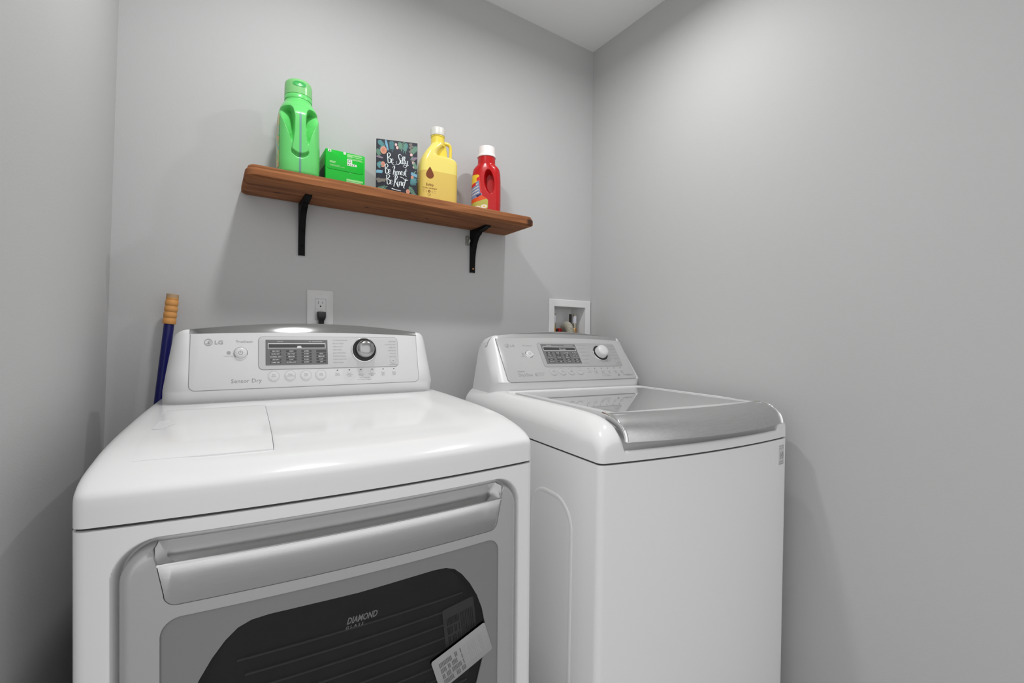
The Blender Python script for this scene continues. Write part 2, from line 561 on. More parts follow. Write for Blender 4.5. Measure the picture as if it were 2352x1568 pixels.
    for r1, r2, am, ax in ((br, br * .8, 0, 2 * PI), (br * .55, br * .40, -2.6, 1.2)):
        k = 24
        vv, ff = [], []
        for i in range(k + 1):
            a = am + (ax - am) * i / k
            vv += [(bx + r1 * math.cos(a), by + r1 * math.sin(a), B + .0006), (bx + r2 * math.cos(a), by + r2 * math.sin(a), B + .0006)]
        ff = [(2 * i, 2 * i + 1, 2 * i + 3, 2 * i + 2) for i in range(k)]
        bd.add(vv, ff, 0, fn)
    bd.box((bx - .0008, by - br * .3, B + .0002), (bx + .0008, by + br * .3, B + .0007), 0, fn)
    bd.box((bx - .0008, by - br * .3, B + .0002), (bx + .003, by - br * .1, B + .0007), 0, fn)
    text(bd, 'LG', bx + 0.0115, by - 0.0044, 0.0088, 0, fn, bold=0.03, w=B + .0006, sx=1.15)
    bd.build('maker_badge', 'badge', cp)
    bd = MB()
    pu, pv = p['pwr']
    if kind == 'dryer':
        text(g, 'TrueSteam', bx + 0.054, by - 0.001, 0.0056, 0, fn, w=B + .0003, bold=0.01)
        text(bd, 'Sensor Dry', -0.1845, 0.0140, 0.0095, 0, fn, w=B + .0003, sx=1.02)
        text(g, 'Hold 3 seconds', 0.117, 0.0150, 0.0030, 0, fn, 'CENTER', w=B + .0003)
        text(g, 'for Custom Program', 0.117, 0.0100, 0.0030, 0, fn, 'CENTER', w=B + .0003)
    else:
        text(g, 'WaveForce', bx + 0.060, by - 0.002, 0.0062, 0, fn, w=B + .0003, bold=0.01)
        text(bd, 'INVERTER', -0.2340, 0.0365, 0.0045, 0, fn, w=B + .0003)
        text(bd, 'Direct Drive', -0.2340, 0.0200, 0.0120, 0, fn, w=B + .0003, sx=0.62)
        text(g, '6', -0.1700, 0.0200, 0.0130, 1, fn, w=B + .0003, bold=.03)
        text(g, 'MOTION', -0.1590, 0.0290, 0.0050, 0, fn, w=B + .0003)
        text(g, 'SYSTEM', -0.1590, 0.0210, 0.0050, 0, fn, w=B + .0003)
        text(g, 'TrueBalance', 0.2645, 0.0130, 0.0075, 1, fn, 'RIGHT', w=B + .0003, bold=.02, sx=.88)
        lathe_on(g, fn, 0.1960, 0.0165, [(0.0045, B + .0002), (0.0045, B + .0005)], 12, 1)
        text(g, 'Hold 3 seconds', 0.137, 0.0190, 0.0036, 0, fn, 'CENTER', w=B + .0003)
        text(g, 'for Custom Program', 0.137, 0.0125, 0.0036, 0, fn, 'CENTER', w=B + .0003)
    bd.build('printed_name', 'print_dark', cp)
    # child lock icon beside the power button
    lathe_on(g, fn, pu - 0.024, pv + 0.001, [(0.0042 * sv, B + .0002), (0.0042 * sv, B + .0004)], 14, 0)
    text(g, 'CHILD LOCK', pu - 0.024, pv - 0.0085 * sv, 0.0024 * sv, 0, fn, 'CENTER', w=B + .0003)
    # power button
    h = MB()
    lathe_on(h, fn, pu, pv, [(0.0150, B - .001), (0.0150, B + 0.0010), (0.0138, B + 0.0022), (0.0130, B + 0.0016)], 32, 0, 1.0)
    lathe_on(h, fn, pu, pv, [(0.0128, B), (0.0126, B + 0.0028), (0.0112, B + 0.0042), (0.006, B + 0.0048), (0.001, B + 0.005)], 32, 1)
    k = 20
    vv = []
    for i in range(k + 1):
        a = PI / 2 + 0.5 + (2 * PI - 1.0) * i / k
        vv += [(pu + 0.0048 * math.cos(a), pv + 0.0048 * math.sin(a), B + .0052), (pu + 0.0038 * math.cos(a), pv + 0.0038 * math.sin(a), B + .0052)]
    h.add(vv, [(2 * i, 2 * i + 1, 2 * i + 3, 2 * i + 2) for i in range(k)], 2, fn)
    h.box((pu - .0005, pv, B + .005), (pu + .0005, pv + .0052, B + .0053), 2, fn)
    h.build('power_button', ['chrome', 'panel', 'print_dark'], cp)
    # round option buttons
    for (u, v), s in zip(p['btn'], p['btxt']):
        h = MB()
        r = p['br']
        lathe_on(h, fn, u, v, [(r, B - .001), (r, B + .0012), (r * .94, B + .0019), (r * .88, B + .0010), (r * .84, B + .0010), (r * .80, B + .0017), (r * .4, B + .0023), (r * .05, B + .0024)], 28, 0)
        for li, t in enumerate(s.split('|')):
            text(h, t, u, v + 0.001 * sv - li * 0.0042 * sv, 0.0030 * sv, 1, fn, 'CENTER', w=B + .0027)
        h.build('option_button', [p['pm'], 'print'], cp)
    # small touch buttons with indicator lamps
    for (u, v), s in zip(p['small'], p['stxt']):
        h = MB()
        plate(h, rrect(u - .0050, v - .0090 * sv, u + .0050, v - .0035 * sv, 0.0025), B - .001, B + .0014, .001, 0, fn)
        h.box((u - .0018, v - .0008, B - .0002), (u + .0018, v + .0008, B + .0006), 1, fn)
        for li, t in enumerate(s.split('|')):
            text(h, t, u, v - .0140 * sv - li * .0038 * sv, 0.0028 * sv, 2, fn, 'CENTER', w=B + .0004)
        h.build('touch_button', [p['pm'], 'gap', 'print'], cp)
    # small round button at the right of the inset
    au, av = p['add']
    h = MB()
    lathe_on(h, fn, au, av, [(0.0078, I - .001), (0.0078, I + .001), (0.0068, I + .0018), (0.0062, I + .0012), (0.004, I + .0022), (.0005, I + .0024)], 24, 0)
    h.add([(au - .0016, av - .0022, I + .0027), (au + .0022, av, I + .0027), (au - .0016, av + .0022, I + .0027)], [(0, 1, 2)], 1, fn)
    text(h, 'START/PAUSE', au, av - .0125 * sv, 0.0024 * sv, 1, fn, 'CENTER', w=I + .0003)
    h.build('start_button', [p['im'], 'print_dark'], cp)
    g.build('fine_print', ['print', 'print_dark'], cp)['kind'] = 'stuff'
    return cp

def cabinet_outline(r=0.014, depth=0.70, n_front=25):
    """plan outline from the back-left corner round the front to the back-right"""
    pts = [(-HW, depth)]
    for k in range(6):
        pts.append((-HW, depth - (depth - r) * (k + 1) / 6 if k < 5 else r))
    for i in range(1, 7):
        a = PI + PI / 2 * i / 6
        x = -HW + r + r * math.cos(a)
        pts.append((x, r + r * math.sin(a) + bow(x) * (1 if i == 6 else i / 6)))
    return pts

def front_y(x, r=0.014):
    """plan position of the bowed front with rounded vertical corners"""
    e = HW - abs(x)
    y = bow(x)
    if e < r:
        y += r - math.sqrt(max(0, r * r - (r - e) ** 2))
    return y

def cabinet(root, ztop, depth, recess=None):
    xs = set()
    for k in range(0, 9):
        xs.add(round(HW - 0.014 * (1 - math.sin(k * PI / 16)), 5)) if False else None
    pos = [HW - 0.014 * (1 - math.cos(a * PI / 16)) for a in range(0, 9)]
    lim = HW - 0.014
    if recess:
        k = 0.235
        while k < lim - 0.0005:
            pos.append(k); k += 0.0014
        k = 0.0
        while k < 0.235:
            pos.append(k); k += 0.02
    else:
        k = 0.0
        while k < lim - 0.002:
            pos.append(k); k += 0.02
    pos = sorted(set(round(v, 5) for v in pos))
    X = [-v for v in reversed(pos) if v > 0] + pos
    if recess:
        Z = [0.02 + 0.04 * k for k in range(20)]
        Z = [z for z in Z if z < 0.79] + [0.79 + 0.0014 * k for k in range(int((ztop - 0.79) / 0.0014) + 1)] + [ztop]
    else:
        Z = [0.02 + (ztop - 0.02) * k / 20 for k in range(21)]
    def sd(x, z):
        x0, x1, z0, z1, r = recess
        cx, cz, hx, hz = (x0 + x1) / 2, (z0 + z1) / 2, (x1 - x0) / 2 - r, (z1 - z0) / 2 - r
        qx, qz = abs(x - cx) - hx, abs(z - cz) - hz
        return math.hypot(max(qx, 0), max(qz, 0)) + min(max(qx, qz), 0) - r
    def P(i, j):
        x, z = X[i], Z[j]
        y = front_y(x)
        if recess:
            y += 0.024 * sstep(0.0050, -0.0050, sd(x, z))
        return (x, y, z)
    mb = MB()
    mb.grid(P, len(X), len(Z))
    z0, z1 = Z[0], Z[-1]
    # sides, back, top, bottom
    ys = [front_y(HW) + (depth - front_y(HW)) * k / 12 for k in range(13)]
    for sx in (-1, 1):
        mb.grid(lambda i, j: (sx * HW, ys[i], Z[j]), 13, len(Z))
    mb.grid(lambda i, j: (X[i], depth, z0 if j == 0 else z1), len(X), 2)
    for z in (z0, z1):
        mb.grid(lambda i, j: (X[i], front_y(X[i]) if j == 0 else depth, z), len(X), 2)
    return mb.build('cabinet', 'enamel_body', root, angle=35)

def feet(root, depth):
    for sx in (-1, 1):
        for y in (0.06, depth - 0.06):
            mb = MB()
            mb.lathe([(0.018, 0.0), (0.022, 0.004), (0.022, 0.016), (0.012, 0.018), (0.012, 0.03)], 16, c=(sx * 0.27, y))
            mb.build('foot', 'black', root)

def cap_sheet(root, zfun, z0, depth, name='top_cap'):
    pos = [HW - 0.014 * (1 - math.cos(a * PI / 16)) for a in range(0, 9)]
    k = HW - 0.016
    while k > 0.26:
        pos.append(k); k -= 0.0035
    while k > 0:
        pos.append(k); k -= 0.012
    pos.append(0)
    pos = sorted(set(round(v, 5) for v in pos))
    X = [-v for v in reversed(pos) if v > 0] + pos
    T = [0, .0008, .002, .004, .006, .009, .012, .016, .020, .025, .03, .036, .043, .05, .058, .066, .075, .085, .095]
    k = 0.11
    while k < depth:
        T.append(k); k += 0.015
    T.append(depth)
    def P(i, j):
        x, t = X[i], T[j]
        fy = front_y(x)
        y = fy * max(0, 1 - t / 0.30) ** 1.2 + t
        return (x, min(y, depth), zfun(x, t))
    mb = MB()
    nx, nt = len(X), len(T)
    mb.grid(P, nx, nt)
    for j in (0, nt - 1):
        mb.grid(lambda i, jj: (P(i, j)[0], P(i, j)[1], z0 + (P(i, j)[2] - z0) * jj / 3), nx, 4)
    for i in (0, nx - 1):
        mb.grid(lambda j, jj: (P(i, j)[0], P(i, j)[1], z0 + (P(i, j)[2] - z0) * jj / 3), nt, 4)
    mb.grid(lambda i, j: (P(i, 0)[0], P(i, 0)[1] if j == 0 else depth, z0), nx, 2)
    return mb.build(name, 'enamel', root, angle=60)

# ------------------------------------------------------------------ dryer
loc, rot = place(0.2018, 0.7582, -3.3545, 0.1621, 0.8944, HC - 0.2481)
dryer = empty('clothes_dryer', 'white front-loading dryer with silver door and dark window, left of the washer', 'dryer', loc, rot)
DD = 0.67
cabinet(dryer, 0.892, DD, (-0.3025, 0.3055, -0.2, 0.8692, 0.050))
feet(dryer, DD)
mb = MB()
XX = [-HW + 0.004 + (2 * HW - 0.008) * k / 30 for k in range(31)]
mb.rings([[(x, front_y(x) + 0.005, z) for x in XX] + [(x, DD - 0.01, z) for x in reversed(XX)] for z in (0.8915, 0.8970)])
mb.build('cap_gap_shade', 'gap', dryer)  # dark filler that paints the shade inside the seam under the cap
FT = [(0, .9300), (.0008, .9340), (.002, .9370), (.005, .9405), (.010, .9440), (.02, .9500), (.045, .9605), (.075, .9690), (.11, .9750), (.16, .9790), (.22, .9820), (.30, .9840), (.45, .9865), (.67, .9870)]
SF = [(0, -.019), (.0008, -.0150), (.003, -.0110), (.008, -.0062), (.016, -.0026), (.028, -.0006), (.045, 0)]
def dryer_top(x, t):
    z = smooth_tab(FT, t) + smooth_tab(SF, HW - abs(x)) * (0.25 + 0.75 * sstep(0.0, 0.10, t))
    dish = 0.0045 * sstep(0.245, 0.205, abs(x)) * sstep(0.035, 0.085, t) * sstep(0.455, 0.40, t)
    return z - dish
cap_sheet(dryer, dryer_top, 0.8965, DD)
# hatch in the top left of the cap
hx0, hx1, ht0, ht1 = -0.2945, -0.1175, 0.056, 0.398
nx, nt = 18, 34
def hatch_p(i, j, dz):
    x = hx0 + (hx1 - hx0) * i / nx
    t = ht0 + (ht1 - ht0) * j / nt
    z = smooth_tab(FT, t) + smooth_tab(SF, HW - abs(x)) * (0.25 + 0.75 * sstep(0.0, 0.10, t))
    return (x, front_y(x) * max(0, 1 - t / 0.30) ** 1.2 + t, z + dz)
mb = MB()
mb.grid(lambda i, j: hatch_p(i, j, 0.0013 if 0 < i < nx and 0 < j < nt else 0.0006), nx + 1, nt + 1)
for i in (0, nx):
    mb.grid(lambda j, k: hatch_p(i, j, 0.0006 if k else -0.006), nt + 1, 2)
for j in (0, nt):
    mb.grid(lambda i, k: hatch_p(i, j, 0.0006 if k else -0.006), nx + 1, 2)
mb.build('drawer_lid', 'enamel', dryer, angle=60)
mb = MB()
mb.grid(lambda i, j: (hatch_p(nx, j, 0)[0] + (0.0002 + 0.0016 * i), hatch_p(nx, j, 0)[1], hatch_p(nx, j, 0)[2] - (0.0006 if i == 0 else 0.0036)), 2, nt + 1)
mb.build('lid_seam', 'seam', dryer)
# small tapered patch just above the lid, near its left end
def patch_p(a, b):
    i = nx * (0.02 + 0.16 * a * (1 - abs(2 * b - 1) * 0.5))
    j = nt * (0.42 + 0.22 * b)
    q = hatch_p(i, j, 0.0015)
    return q
mb = MB()
mb.grid(lambda i, j: patch_p(i / 4, j / 6), 5, 7)
mb.build('lid_patch', 'plastic', dryer)

PD = dict(yb=0.4895, zb=0.9870, pf=0.4665, zf=1.0175, lean=0.22, ztop=1.1450, arch=0.0065, crown=0.0120, yk=0.62,
          pw=0.2645, vtop=0.1300, varch=0.0066, sv=1.0, ins=(-0.1280, 0.2090, 0.0440, 0.1245), lcd=(-0.1135, 0.0270, 0.0535, 0.1168),
          knob=(0.1185, 0.0900), kr=0.0330, knobmat='knob_silver', pm='panel', im='inset', sm='steel_trim', leg=(0.0400, 0.2040), logo=(0.1108, -0.2290), pwr=(-0.1650, 0.0846),
          btn=[(-0.0960, 0.0282), (-0.0602, 0.0281), (-0.0247, 0.0279), (0.0098, 0.0277)], btxt=['DRY|LEVEL', 'TEMP.|CONTROL', 'TIME|DRY', 'LESS|TIME'], br=0.0128,
          small=[(0.0498 + 0.0292 * k, 0.0377) for k in range(6)], stxt=['SIGNAL', 'WRINKLE|CARE', 'REDUCE|STATIC', 'DAMP DRY|BEEP', 'EASY|IRON', 'MORE|TIME'],
          add=(0.1946, 0.0600))
console(dryer, PD)
steel_strip(dryer, PD)
controls(dryer, PD, 'dryer')

# door
def dwarp(co):
    return Vector((co.x, co.y + bow(co.x), co.z))
BX = [-0.3 + 0.02 * k for k in range(31)]
door_out = rrect(-0.2970, 0.13, 0.3000, 0.8635, 0.046, 10)
glass_out = rrect(-0.2530, 0.20, 0.2570, 0.7655, 0.024, 8)
def arc(c, r, a0, a1, n=6):
    return [(c[0] + r * math.cos(a0 + (a1 - a0) * i / n), c[1] + r * math.sin(a0 + (a1 - a0) * i / n)) for i in range(n + 1)]
# the handle plate outline (lower edge with big rounded corners, tapering sides)
hp = [(-0.2555, 0.8365), (-0.2480, 0.7960)] + arc((-0.2335, 0.7975), 0.0150, PI + 0.15, 1.5 * PI, 6) + [(0.2365, 0.7825)][:0] + arc((0.2385, 0.7975), 0.0150, 1.5 * PI, 2 * PI - 0.15, 6) + [(0.2535, 0.7960), (0.2625, 0.8365)]
hole_h = [(-0.2590, 0.8600)] + [(-0.2590, 0.8365)] + [(x - 0.0008 if x < 0 else x + 0.0008, z - 0.0008) for x, z in hp[1:-1]] + [(0.2650, 0.8365), (0.2650, 0.8600)]
ro = rrect(-0.2970, 0.13, 0.3000, 0.8635, 0.046, 10)
notch = inset_poly(hp, -0.0005)[::-1]
door_out, wgt = [], []
for k, (x, z) in enumerate(ro):
    if z > 0.80 and x > 0 and x < 0.2660:
        continue
    if z > 0.80 and x < 0 and x > -0.2600:
        continue
    if k == 33:
        pass
    door_out.append((x, z)); wgt.append(1.0)
    nxt = ro[(k + 1) % len(ro)]
    if z > 0.80 and x > 0 and nxt[0] < 0.2660:
        door_out.append((0.2650, 0.8620)); wgt.append(0.3)
        for q in notch:
            door_out.append(q); wgt.append(0.05)
        door_out.append((-0.2585, 0.8632)); wgt.append(0.3)
def winset(pts, w, d):
    a, b = inset_poly(pts, 0.001), pts
    return [(p[0] + (q[0] - p[0]) * 1000 * d * k, p[1] + (q[1] - p[1]) * 1000 * d * k) for p, q, k in zip(b, a, w)]
mb = MB()
rings = []
for d, yy in ((0, 0.019), (0, 0.004), (0.0012, -0.0005), (0.004, -0.0042), (0.008, -0.0066), (0.013, -0.0078)):
    rings.append([(x, yy, z) for x, z in winset(door_out, wgt, d)])
mb.rings(rings, cap0=False, cap1=False)
V, F = face_with_holes(door_out, [], lambda u, v: (u, 0.019, v))
mb.add(V, F)
V, F = face_with_holes(winset(door_out, wgt, 0.013), [glass_out], lambda u, v: (u, -0.0078, v))
mb.add(V, F)
mb.rings([[(x, -0.0078, z) for x, z in glass_out], [(x, 0.012, z) for x, z in glass_out]], cap0=False, cap1=False)
door = mb.build('door', 'silver', dryer, angle=35, bisect=BX, warp=dwarp)
# steel handle plate with its lip
mb = MB()
plate(mb, [(x, z) for x, z in hp], 0.004, 0.0081, 0.0004, fn=lambda u, v, w: (u, -w, v))
mb.tube([(-0.2565, -0.0058, 0.8365), (0.2635, -0.0058, 0.8365)], 0.0024, 10)
mb.build('handle', 'steel', door, bisect=BX, warp=dwarp, angle=35)
# pocket behind the handle
mb = MB()
prof = [(-0.0040, 0.8350), (0.0040, 0.8290), (0.0100, 0.8240), (0.0160, 0.8270), (0.0175, 0.8380), (0.0180, 0.8612)]
ins = [0.0, 0.012, 0.024, 0.022, 0.010, 0.0]
mb.rings([[(s * (0.2600 - q) + 0.003, y, z) for (y, z), q in zip(prof, ins)] for s in (-1, 1)], closed=False, cap0=False, cap1=False)
for s in (-1, 1):
    mb.rings([[(s * (0.2600 - q) + 0.003, y, z) for (y, z), q in zip(prof, ins)], [(s * 0.2612 + 0.003, -0.006, z) for (y, z) in prof]], closed=False, cap0=False, cap1=False)
mb.build('handle_pocket', 'steel', door, bisect=BX, warp=dwarp, angle=35)
# glass border and window
half = [(0, .7370), (.07, .7385), (.125, .7392), (.148, .7372), (.165, .7305), (.180, .7170), (.196, .6960), (.211, .6700), (.222, .6420), (.2285, .6130), (.2285, .5800), (.224, .5470), (.213, .5100), (.196, .470), (.17, .435), (.13, .412), (.07, .404), (0, .402)]
win = [(-x, z) for x, z in half] + [(x, z) for x, z in reversed(half[1:-1])]
win = [(x + 0.001, z) for x, z in win]
mb = MB()
V, F = face_with_holes(glass_out, [win], lambda u, v: (u, -0.0052, v))
mb.add(V, F)
mb.rings([[(x, -0.0052, z) for x, z in win], [(x, 0.0, z) for x, z in win]], cap0=False, cap1=False)
mb.build('glass_border', 'door_grey', door, bisect=BX, warp=dwarp, smooth=True, angle=30)
mb = MB()
V, F = face_with_holes(win, [], lambda u, v: (u, -0.0030, v))
mb.add(V, F)
mb.build('window_pane', 'pane', door, bisect=BX, warp=dwarp)
mb = MB()
mb.rings([[(x * 1.0, 0.0005, z) for x, z in win], [(x * 1.0, 0.0060, z) for x, z in win], [(x * 0.96, 0.0160, 0.55 + (z - 0.55) * 0.97) for x, z in win]], cap0=False, cap1=True)
mb.build('door_bowl', 'cavity', door, bisect=BX, warp=dwarp, angle=50)
for k in range(10):
    z = 0.672 - 0.0235 * k
    w = 0.200 if k > 1 else 0.190
    mb = MB()
    mb.box((-0.165 + 0.01 * (k % 2), 0.0105, z), (w, 0.0130, z + 0.0028))
    mb.build('bowl_rib', 'rib', door, bisect=BX, warp=dwarp)
mb = MB()
text(mb, 'DIAMOND', -0.0180, 0.6905, 0.0100, 0, lambda u, v, w: (u, -0.0034, v), bold=0.04, shear=0.35, sx=0.70)
text(mb, 'G L A S S', -0.0200, 0.6830, 0.0045, 0, lambda u, v, w: (u, -0.0034, v), bold=0.03, shear=0.3, sx=1.10)
mb.build('lettering', 'rib', door, warp=dwarp)
# bar code stickers
def sticker(name, c, w, h, ang, y, mats, label=None):
    mb = MB()
    ca, sa = math.cos(ang), math.sin(ang)
    fn = lambda u, v, ww: (c[0] + u * ca - v * sa, y - ww, c[1] + u * sa + v * ca)
    plate(mb, rrect(-w / 2, -h / 2, w / 2, h / 2, 0.004, 3), 0, 0.0005, 0.0001, 0, fn)
    random.seed(3)
    x = -w * 0.40
    while x < -w * 0.02:
        bw = 0.0028
        for r in range(4):
            if random.random() < 0.85:
                y0 = h * (0.30 - 0.19 * r)
                mb.add([(x, y0 - h * .15, .0007), (x + bw * .72, y0 - h * .15, .0007), (x + bw * .72, y0, .0007), (x, y0, .0007)], [(0, 1, 2, 3)], 1, fn)
        x += bw
    x = w * 0.03
    while x < w * 0.40:
        bw = random.choice((.0008, .0014, .002))
        mb.add([(x, -h * .30, .0007), (x + bw, -h * .30, .0007), (x + bw, h * .30, .0007), (x, h * .30, .0007)], [(0, 1, 2, 3)], 2, fn)
        x += bw + random.choice((.001, .0016))
    o = mb.build(name, mats, door, bisect=BX, warp=dwarp)
    if label:
        o['label'] = label
    return o
sticker('barcode_sticker', (0.1840, 0.5690), 0.1120, 0.0600, 0.31, -0.0058, ['sticker', 'lcd', 'print'], 'pale sticker with bar codes crossing the edge of the dark window')
sticker('barcode_sticker', (0.1850, 0.6130), 0.0640, 0.0900, 0.12, 0.0095, ['sticker_dim', 'cavity', 'cavity'], 'dim sticker seen behind the smoked window glass')

# ------------------------------------------------------------------ washer
loc, rot = place(1.0385, 0.6718, -4.254, -0.5358, 0.8709, HC - 0.2716)
washer = empty('washing_machine', 'white top-loading washing machine with glass lid and steel lid handle, right corner', 'washer', loc, rot)
DW = 0.715
cabinet(washer, 0.8685, DW)
feet(washer, DW)
mb = MB()
mb.rings([[(x, front_y(x) + 0.004, z) for x in XX] + [(x, DW - 0.01, z) for x in reversed(XX)] for z in (0.8680, 0.8735)])
mb.build('cap_gap_shade', 'gap', washer)  # same dark filler, standing in for shade in the washer's cap seam
CHK = [(0, .9150), (.001, .9190), (.004, .9260), (.010, .9340), (.020, .9430), (.035, .9520), (.055, .9590), (.08, .9640), (.12, .9670), (.2, .9690), (.715, .9690)]
SCP = [(0, .8915), (.0015, .8945), (.004, .8960), (.009, .8945), (.016, .8920), (.026, .8930), (.036, .9120), (.05, .9260), (.08, .9380), (.09, .9400), (.715, .9400)]
SFW = [(0, -.052), (.001, -.046), (.003, -.039), (.006, -.032), (.011, -.024), (.018, -.0155), (.027, -.0080), (.038, -.0025), (.055, 0)]
def washer_top(x, t):
    side = smooth_tab(SFW, HW - abs(x)) * (0.55 + 0.45 * sstep(0, 0.07, t))
    c = smooth_tab(CHK, t) + side
    w = sstep(0.2935, 0.2825, abs(x)) * sstep(0.515, 0.495, t)
    return c * (1 - w) + smooth_tab(SCP, t) * w
cap_sheet(washer, washer_top, 0.8730, DW)
# embossed arch on the side, sticker on the front
mb = MB()
ol = rrect(0.0915, 0.10, 0.2750, 0.7640, 0.072, 12)
rings = [[(-HW + 0.001, y, z) for y, z in ol]]
for d, xx in ((0.0, -HW - 0.0004), (0.004, -HW - 0.0022), (0.009, -HW - 0.0010), (0.014, -HW - 0.0006)):
    rings.append([(xx, y, z) for y, z in inset_poly(ol, d)])
mb.rings(rings)
mb.build('side_embossing', 'enamel_body', washer)
mb = MB()
fnf = lambda u, v, w: (u, front_y(u) - w, v)
plate(mb, rrect(0.2955, 0.7965, 0.3240, 0.8520, 0.0006, 2), -0.0005, 0.0006, 0.0002, 0, fnf)
for z in (0.8480, 0.8420, 0.8040, 0.7985):
    mb.add([(0.2970, z, .0009), (0.3225, z, .0009), (0.3225, z + .0018, .0009), (0.2970, z + .0018, .0009)], [(0, 1, 2, 3)], 1, fnf)
text(mb, '10', 0.3098, 0.8130, 0.0200, 2, fnf, 'CENTER', w=.0009, sx=0.92)
text(mb, 'YEAR', 0.3098, 0.8220, 0.0030, 2, fnf, 'CENTER', w=.0010, sx=0.92)
mb.build('warranty_sticker', ['lid_frame_grey' if False else 'inset', 'print', 'print_dark'], washer)
# lid: frame, glass, steel handle, chrome ends
LZ = 0.9690
lf = rrect(-0.2770, 0.030, 0.2770, 0.4900, 0.008, 4)
lg = rrect(-0.2540, 0.060, 0.2540, 0.4780, 0.006, 4)
mb = MB()
V, F = face_with_holes(lf, [lg], lambda u, v: (u, v, LZ)); mb.add(V, F)
V, F = face_with_holes(lf, [lg], lambda u, v: (u, v, LZ - 0.014)); mb.add(V, F)
for lp in (lf, lg):
    mb.rings([[(x, y, LZ) for x, y in lp], [(x, y, LZ - 0.014) for x, y in lp]], cap0=False, cap1=False)
lid = mb.build('lid', 'panel', washer, angle=30)
mb = MB()
mb.rings([[(x, y, z) for x, y in lg] for z in (LZ - 0.0012, LZ - 0.0008)])
mb.f = mb.f[-1:]
mb.m = mb.m[-1:]
mb.build('lid_glass', 'lid_glass', lid, angle=30)
mb = MB()
def yb_(x): return 0.0570 - 0.0285 * max(0, 1 - (x / 0.295) ** 2)
def yl_(x): return -0.0160 - 0.0350 * max(0, 1 - (x / 0.295) ** 2)
sec = [(0, 0), (.18, .015), (.35, .05), (.52, .12), (.66, .21), (.78, .33), (.88, .48), (.95, .66), (.99, .84), (1.0, 1.0)]
N = 44
rings = []
for k in range(N + 1):
    x = -0.2860 + 0.5720 * k / N
    a, b = yb_(x), yl_(x)
    e = max(0, abs(x) - 0.272) / 0.014
    dz = 0.0015 * e * e
    ring = [(x, a + (b - a) * f, LZ + 0.0012 - dz - (LZ + 0.0012 - 0.9175) * g) for f, g in sec]
    ring += [(x, b + 0.004, 0.9165), (x, b + 0.012, 0.9240), (x, b + 0.03, 0.9420), (x, a, 0.9560)]
    rings.append(ring)
mb.rings(rings)
mb.build('lid_handle', 'steel_worn', lid, angle=45)
for s in (-1, 1):
    mb = MB()
    x = s * 0.2885
    a, b = yb_(x) + 0.006, yl_(x)
    mb.tube([(x, a + (b - a) * f, LZ - 0.0002 - (LZ - 0.9190) * g) for f, g in sec], [.0032 + .0012 * f for f, g in sec], 10)
    mb.build('chrome_trim', 'chrome', lid)
mb = MB()
mb.box((-0.225, 0.4905, 0.9400), (0.268, 0.5060, 0.9660))
mb.build('hinge_gap', 'gap', washer)
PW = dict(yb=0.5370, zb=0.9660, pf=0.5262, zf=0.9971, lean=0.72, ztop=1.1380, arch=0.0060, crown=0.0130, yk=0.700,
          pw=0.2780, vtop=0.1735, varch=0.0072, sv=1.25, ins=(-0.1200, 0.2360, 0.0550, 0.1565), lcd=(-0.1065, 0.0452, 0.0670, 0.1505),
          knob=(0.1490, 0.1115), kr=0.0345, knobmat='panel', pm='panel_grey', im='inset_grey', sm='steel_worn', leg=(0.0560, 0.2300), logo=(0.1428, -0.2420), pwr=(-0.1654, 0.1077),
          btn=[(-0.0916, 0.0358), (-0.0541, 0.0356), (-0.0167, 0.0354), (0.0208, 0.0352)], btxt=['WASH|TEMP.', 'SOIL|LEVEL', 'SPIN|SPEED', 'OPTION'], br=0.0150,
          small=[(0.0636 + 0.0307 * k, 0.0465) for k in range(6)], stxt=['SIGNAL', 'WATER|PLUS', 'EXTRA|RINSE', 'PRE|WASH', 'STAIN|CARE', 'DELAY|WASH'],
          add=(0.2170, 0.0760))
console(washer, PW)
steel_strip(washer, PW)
controls(washer, PW, 'washer')

